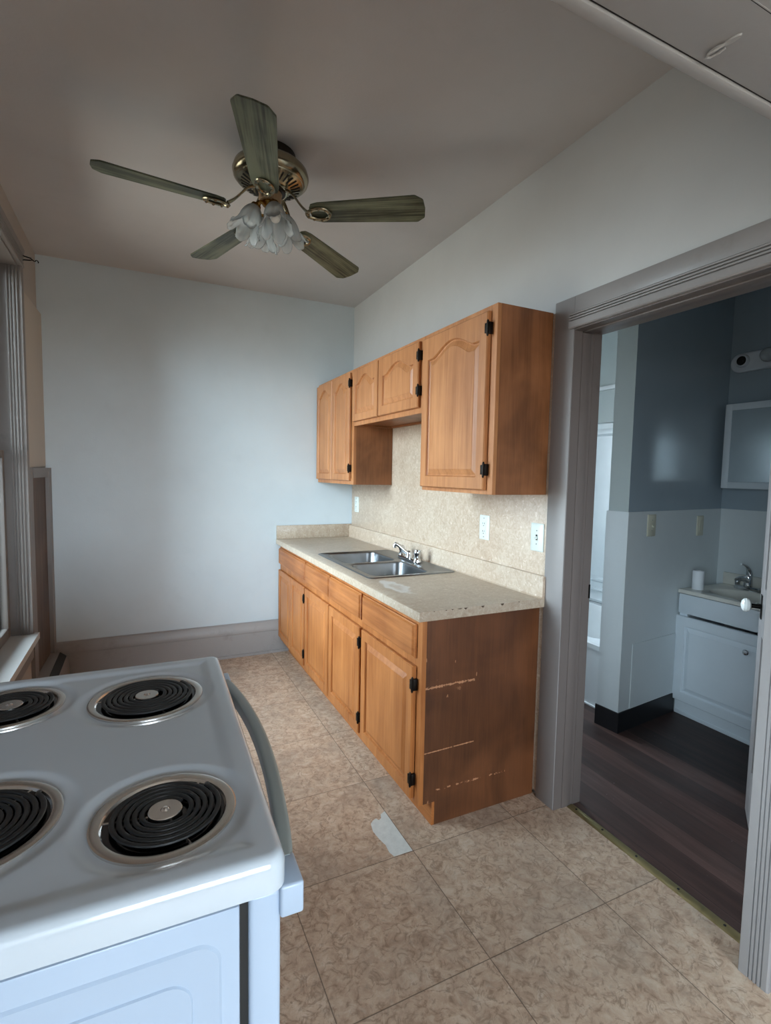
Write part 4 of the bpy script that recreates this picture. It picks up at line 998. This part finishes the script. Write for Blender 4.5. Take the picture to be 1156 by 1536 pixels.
# ------------------------------------------------------------------ ceiling fan
n_ = Vector((0.040, 0.009, 1)).normalized(); e1 = Vector((0, 1, 0)).cross(n_).normalized(); e2 = n_.cross(e1)
fm = Matrix((e1, e2, n_)).transposed()
fan = thing('ceiling_fan', 'brass ceiling fan with five olive wood blades and tulip glass lights', 'ceiling fan', (0.5173, 2.2847, 2.5458), fm.to_euler())
obj('canopy', lathe(bmesh.new(), [(0.100, 0.2505), (0.102, 0.240), (0.094, 0.222), (0.060, 0.212), (0.030, 0.208), (0.030, 0.195)], n=40, close=True), M['bronze'], fan)
mo = obj('motor_housing', lathe(bmesh.new(), [(0.030, 0.212), (0.100, 0.210), (0.134, 0.200), (0.154, 0.182), (0.160, 0.162), (0.156, 0.146), (0.145, 0.134), (0.138, 0.131), (0.136, 0.127), (0.132, 0.125), (0.078, 0.104), (0.074, 0.100), (0.072, 0.094)], n=56, close=True), M['brass'], fan)
bm = bmesh.new()
for i in range(32):                                           # dark slots of the vent ring
    a = 2*PI*i/32; ca, sa = math.cos(a), math.sin(a)
    for (r0, z0, r1, z1) in ((0.088, 0.1068, 0.124, 0.1208),):
        hw = 0.0032
        t_ = Vector((-sa, ca, 0))*hw; A = Vector((r0*ca, r0*sa, z0)); B = Vector((r1*ca, r1*sa, z1)); nn = Vector((ca*0.36, sa*0.36, -0.93))*0.0009
        vq = [bm.verts.new(p) for p in (A-t_*0.7+nn, A+t_*0.7+nn, B+t_+nn, B-t_+nn)]; bm.faces.new(vq)
        vq2 = [bm.verts.new(p) for p in (A-t_*0.7-nn, A+t_*0.7-nn, B+t_-nn, B-t_-nn)]; bm.faces.new(vq2[::-1])
        for k in range(4): bm.faces.new((vq[k], vq[(k+1) % 4], vq2[(k+1) % 4], vq2[k]))
obj('vent_slots', bm, M['slot'], mo)
obj('hub_ring', lathe(bmesh.new(), [(0.064, 0.108), (0.066, 0.098), (0.062, 0.088), (0.050, 0.086)], n=40, close=True), M['bronze'], fan)
obj('switch_housing', lathe(bmesh.new(), [(0.049, 0.092), (0.050, 0.086), (0.0475, 0.080), (0.0475, 0.056), (0.044, 0.050), (0.030, 0.046)], n=40, close=True), M['collar'], fan)
lk = obj('light_fitter', lathe(bmesh.new(), [(0.034, 0.050), (0.036, 0.042), (0.030, 0.034), (0.018, 0.028), (0.013, 0.020), (0.015, 0.010), (0.010, 0.002), (0.012, -0.008), (0.009, -0.020), (0.011, -0.030), (0.006, -0.040), (0.001, -0.042)], n=24, close=True), M['brass_bright'], fan)
for k in range(4):
    a = math.radians(4.4+90*k); ca, sa = math.cos(a), math.sin(a)
    bm = bmesh.new(); tube(bm, bez((0.020*ca, 0.020*sa, 0.036), (0.040*ca, 0.040*sa, 0.046), (0.054*ca, 0.054*sa, 0.040), (0.060*ca, 0.060*sa, 0.014), 8), 0.0075, 10)
    ax = Vector((0.36*ca, 0.36*sa, -0.933)).normalized(); o_ = Vector((0.060*ca, 0.060*sa, 0.016))
    q = ax.to_track_quat('Z', 'Y').to_matrix()
    lathe(bm, [(0.020, -0.006), (0.023, 0.002), (0.022, 0.018)], o_, 20, q, close=True)
    arm = obj('light_arm', bm, M['brass_bright'], fan)
    # tulip shade: six overlapping petals flaring to a scalloped rim
    bm = bmesh.new(); NA, NZ = 72, 22
    prof = [(0.022, 0.0), (0.031, 0.012), (0.039, 0.030), (0.044, 0.052), (0.045, 0.075), (0.048, 0.094), (0.055, 0.114), (0.066, 0.130)]
    def pr_(t):
        u = t*(len(prof)-1); i = min(int(u), len(prof)-2); f = u-i; return prof[i][0]*(1-f)+prof[i+1][0]*f, prof[i][1]*(1-f)+prof[i+1][1]*f
    G = []
    for i in range(NZ+1):
        t = i/NZ; row = []
        for j in range(NA):
            b2 = 2*PI*j/NA; pet = abs(math.cos(3*b2)); rr, zz = pr_(t)
            rr *= 1+0.16*t*(pet-0.45)+0.035*math.sin(18*b2)*t*t; zz -= 0.038*(1-pet)**1.5*t*t
            row.append(bm.verts.new(o_+q @ Vector((rr*math.cos(b2), rr*math.sin(b2), zz+0.006))))
        G.append(row)
    for i in range(NZ): band(G[i], G[i+1])
    sh = obj('glass_shade', bm, M['shade'], fan, 60)
    md = sh.modifiers.new('thickness', 'SOLIDIFY'); md.thickness = 0.003; md.offset = 0
    bm = lathe(bmesh.new(), [(0.010, 0.006), (0.012, 0.02), (0.022, 0.045), (0.025, 0.060), (0.018, 0.080), (0.001, 0.088)], o_, 18, q, close=True); obj('bulb', bm, M['bulb'], sh)
# blades
PH = 3.1555
for k in range(5):
    a = PH+k*2*PI/5
    Rz = Matrix.Rotation(a, 3, 'Z'); Rx = Matrix.Rotation(math.radians(-12.0), 3, 'X')
    pts = [(0.185, 0.030), (0.195, 0.046), (0.225, 0.054), (0.628, 0.071), (0.634, 0.070), (0.660, 0.050), (0.664, 0.044), (0.669, 0.0)]
    out = [(p[0], p[1]) for p in pts]+[(p[0], -p[1]) for p in pts[-2::-1]]
    bm = bmesh.new(); T2 = 0.003
    A = [bm.verts.new(Rx @ Vector((p[0], p[1], -T2))) for p in out]; B = [bm.verts.new(Rx @ Vector((p[0], p[1], T2))) for p in out]
    band(A, B); bm.faces.new(A[::-1]); bm.faces.new(B)
    bl = obj('blade', bm, M['blade'], fan); bl.rotation_euler = (0, 0, a)
    bm = bmesh.new()
    tube(bm, bez((0.060, 0, 0.099), (0.105, 0, 0.098), (0.125, 0, 0.030), (0.175, 0, 0.000), 10), [0.014, 0.0135, 0.013, 0.0125, 0.012, 0.012, 0.012, 0.0125, 0.013, 0.014, 0.015], 10, 0.40, up=(0, 0, 1))
    lp = []
    for i in range(25):
        b2 = 2*PI*i/24; lp.append(Rx @ Vector((0.218-0.048*math.cos(b2), 0.027*math.sin(b2)*(1.15-0.2*math.cos(b2)), -0.009)))
    tube(bm, lp, 0.0090, 8, 0.6, False, up=Rx @ Vector((0, 0, 1)))
    for i in range(9):                                     # beaded leaf ornament round the loop
        b2 = 2*PI*(i+0.5)/9; p = Rx @ Vector((0.218-0.048*math.cos(b2), 0.027*math.sin(b2)*(1.15-0.2*math.cos(b2)), -0.012))
        lathe(bm, [(0.001, -0.006), (0.006, -0.003), (0.0065, 0.0), (0.005, 0.004), (0.001, 0.006)], p, 8)
    ir = obj('blade_iron', bm, M['brass'], fan); ir.rotation_euler = (0, 0, a)
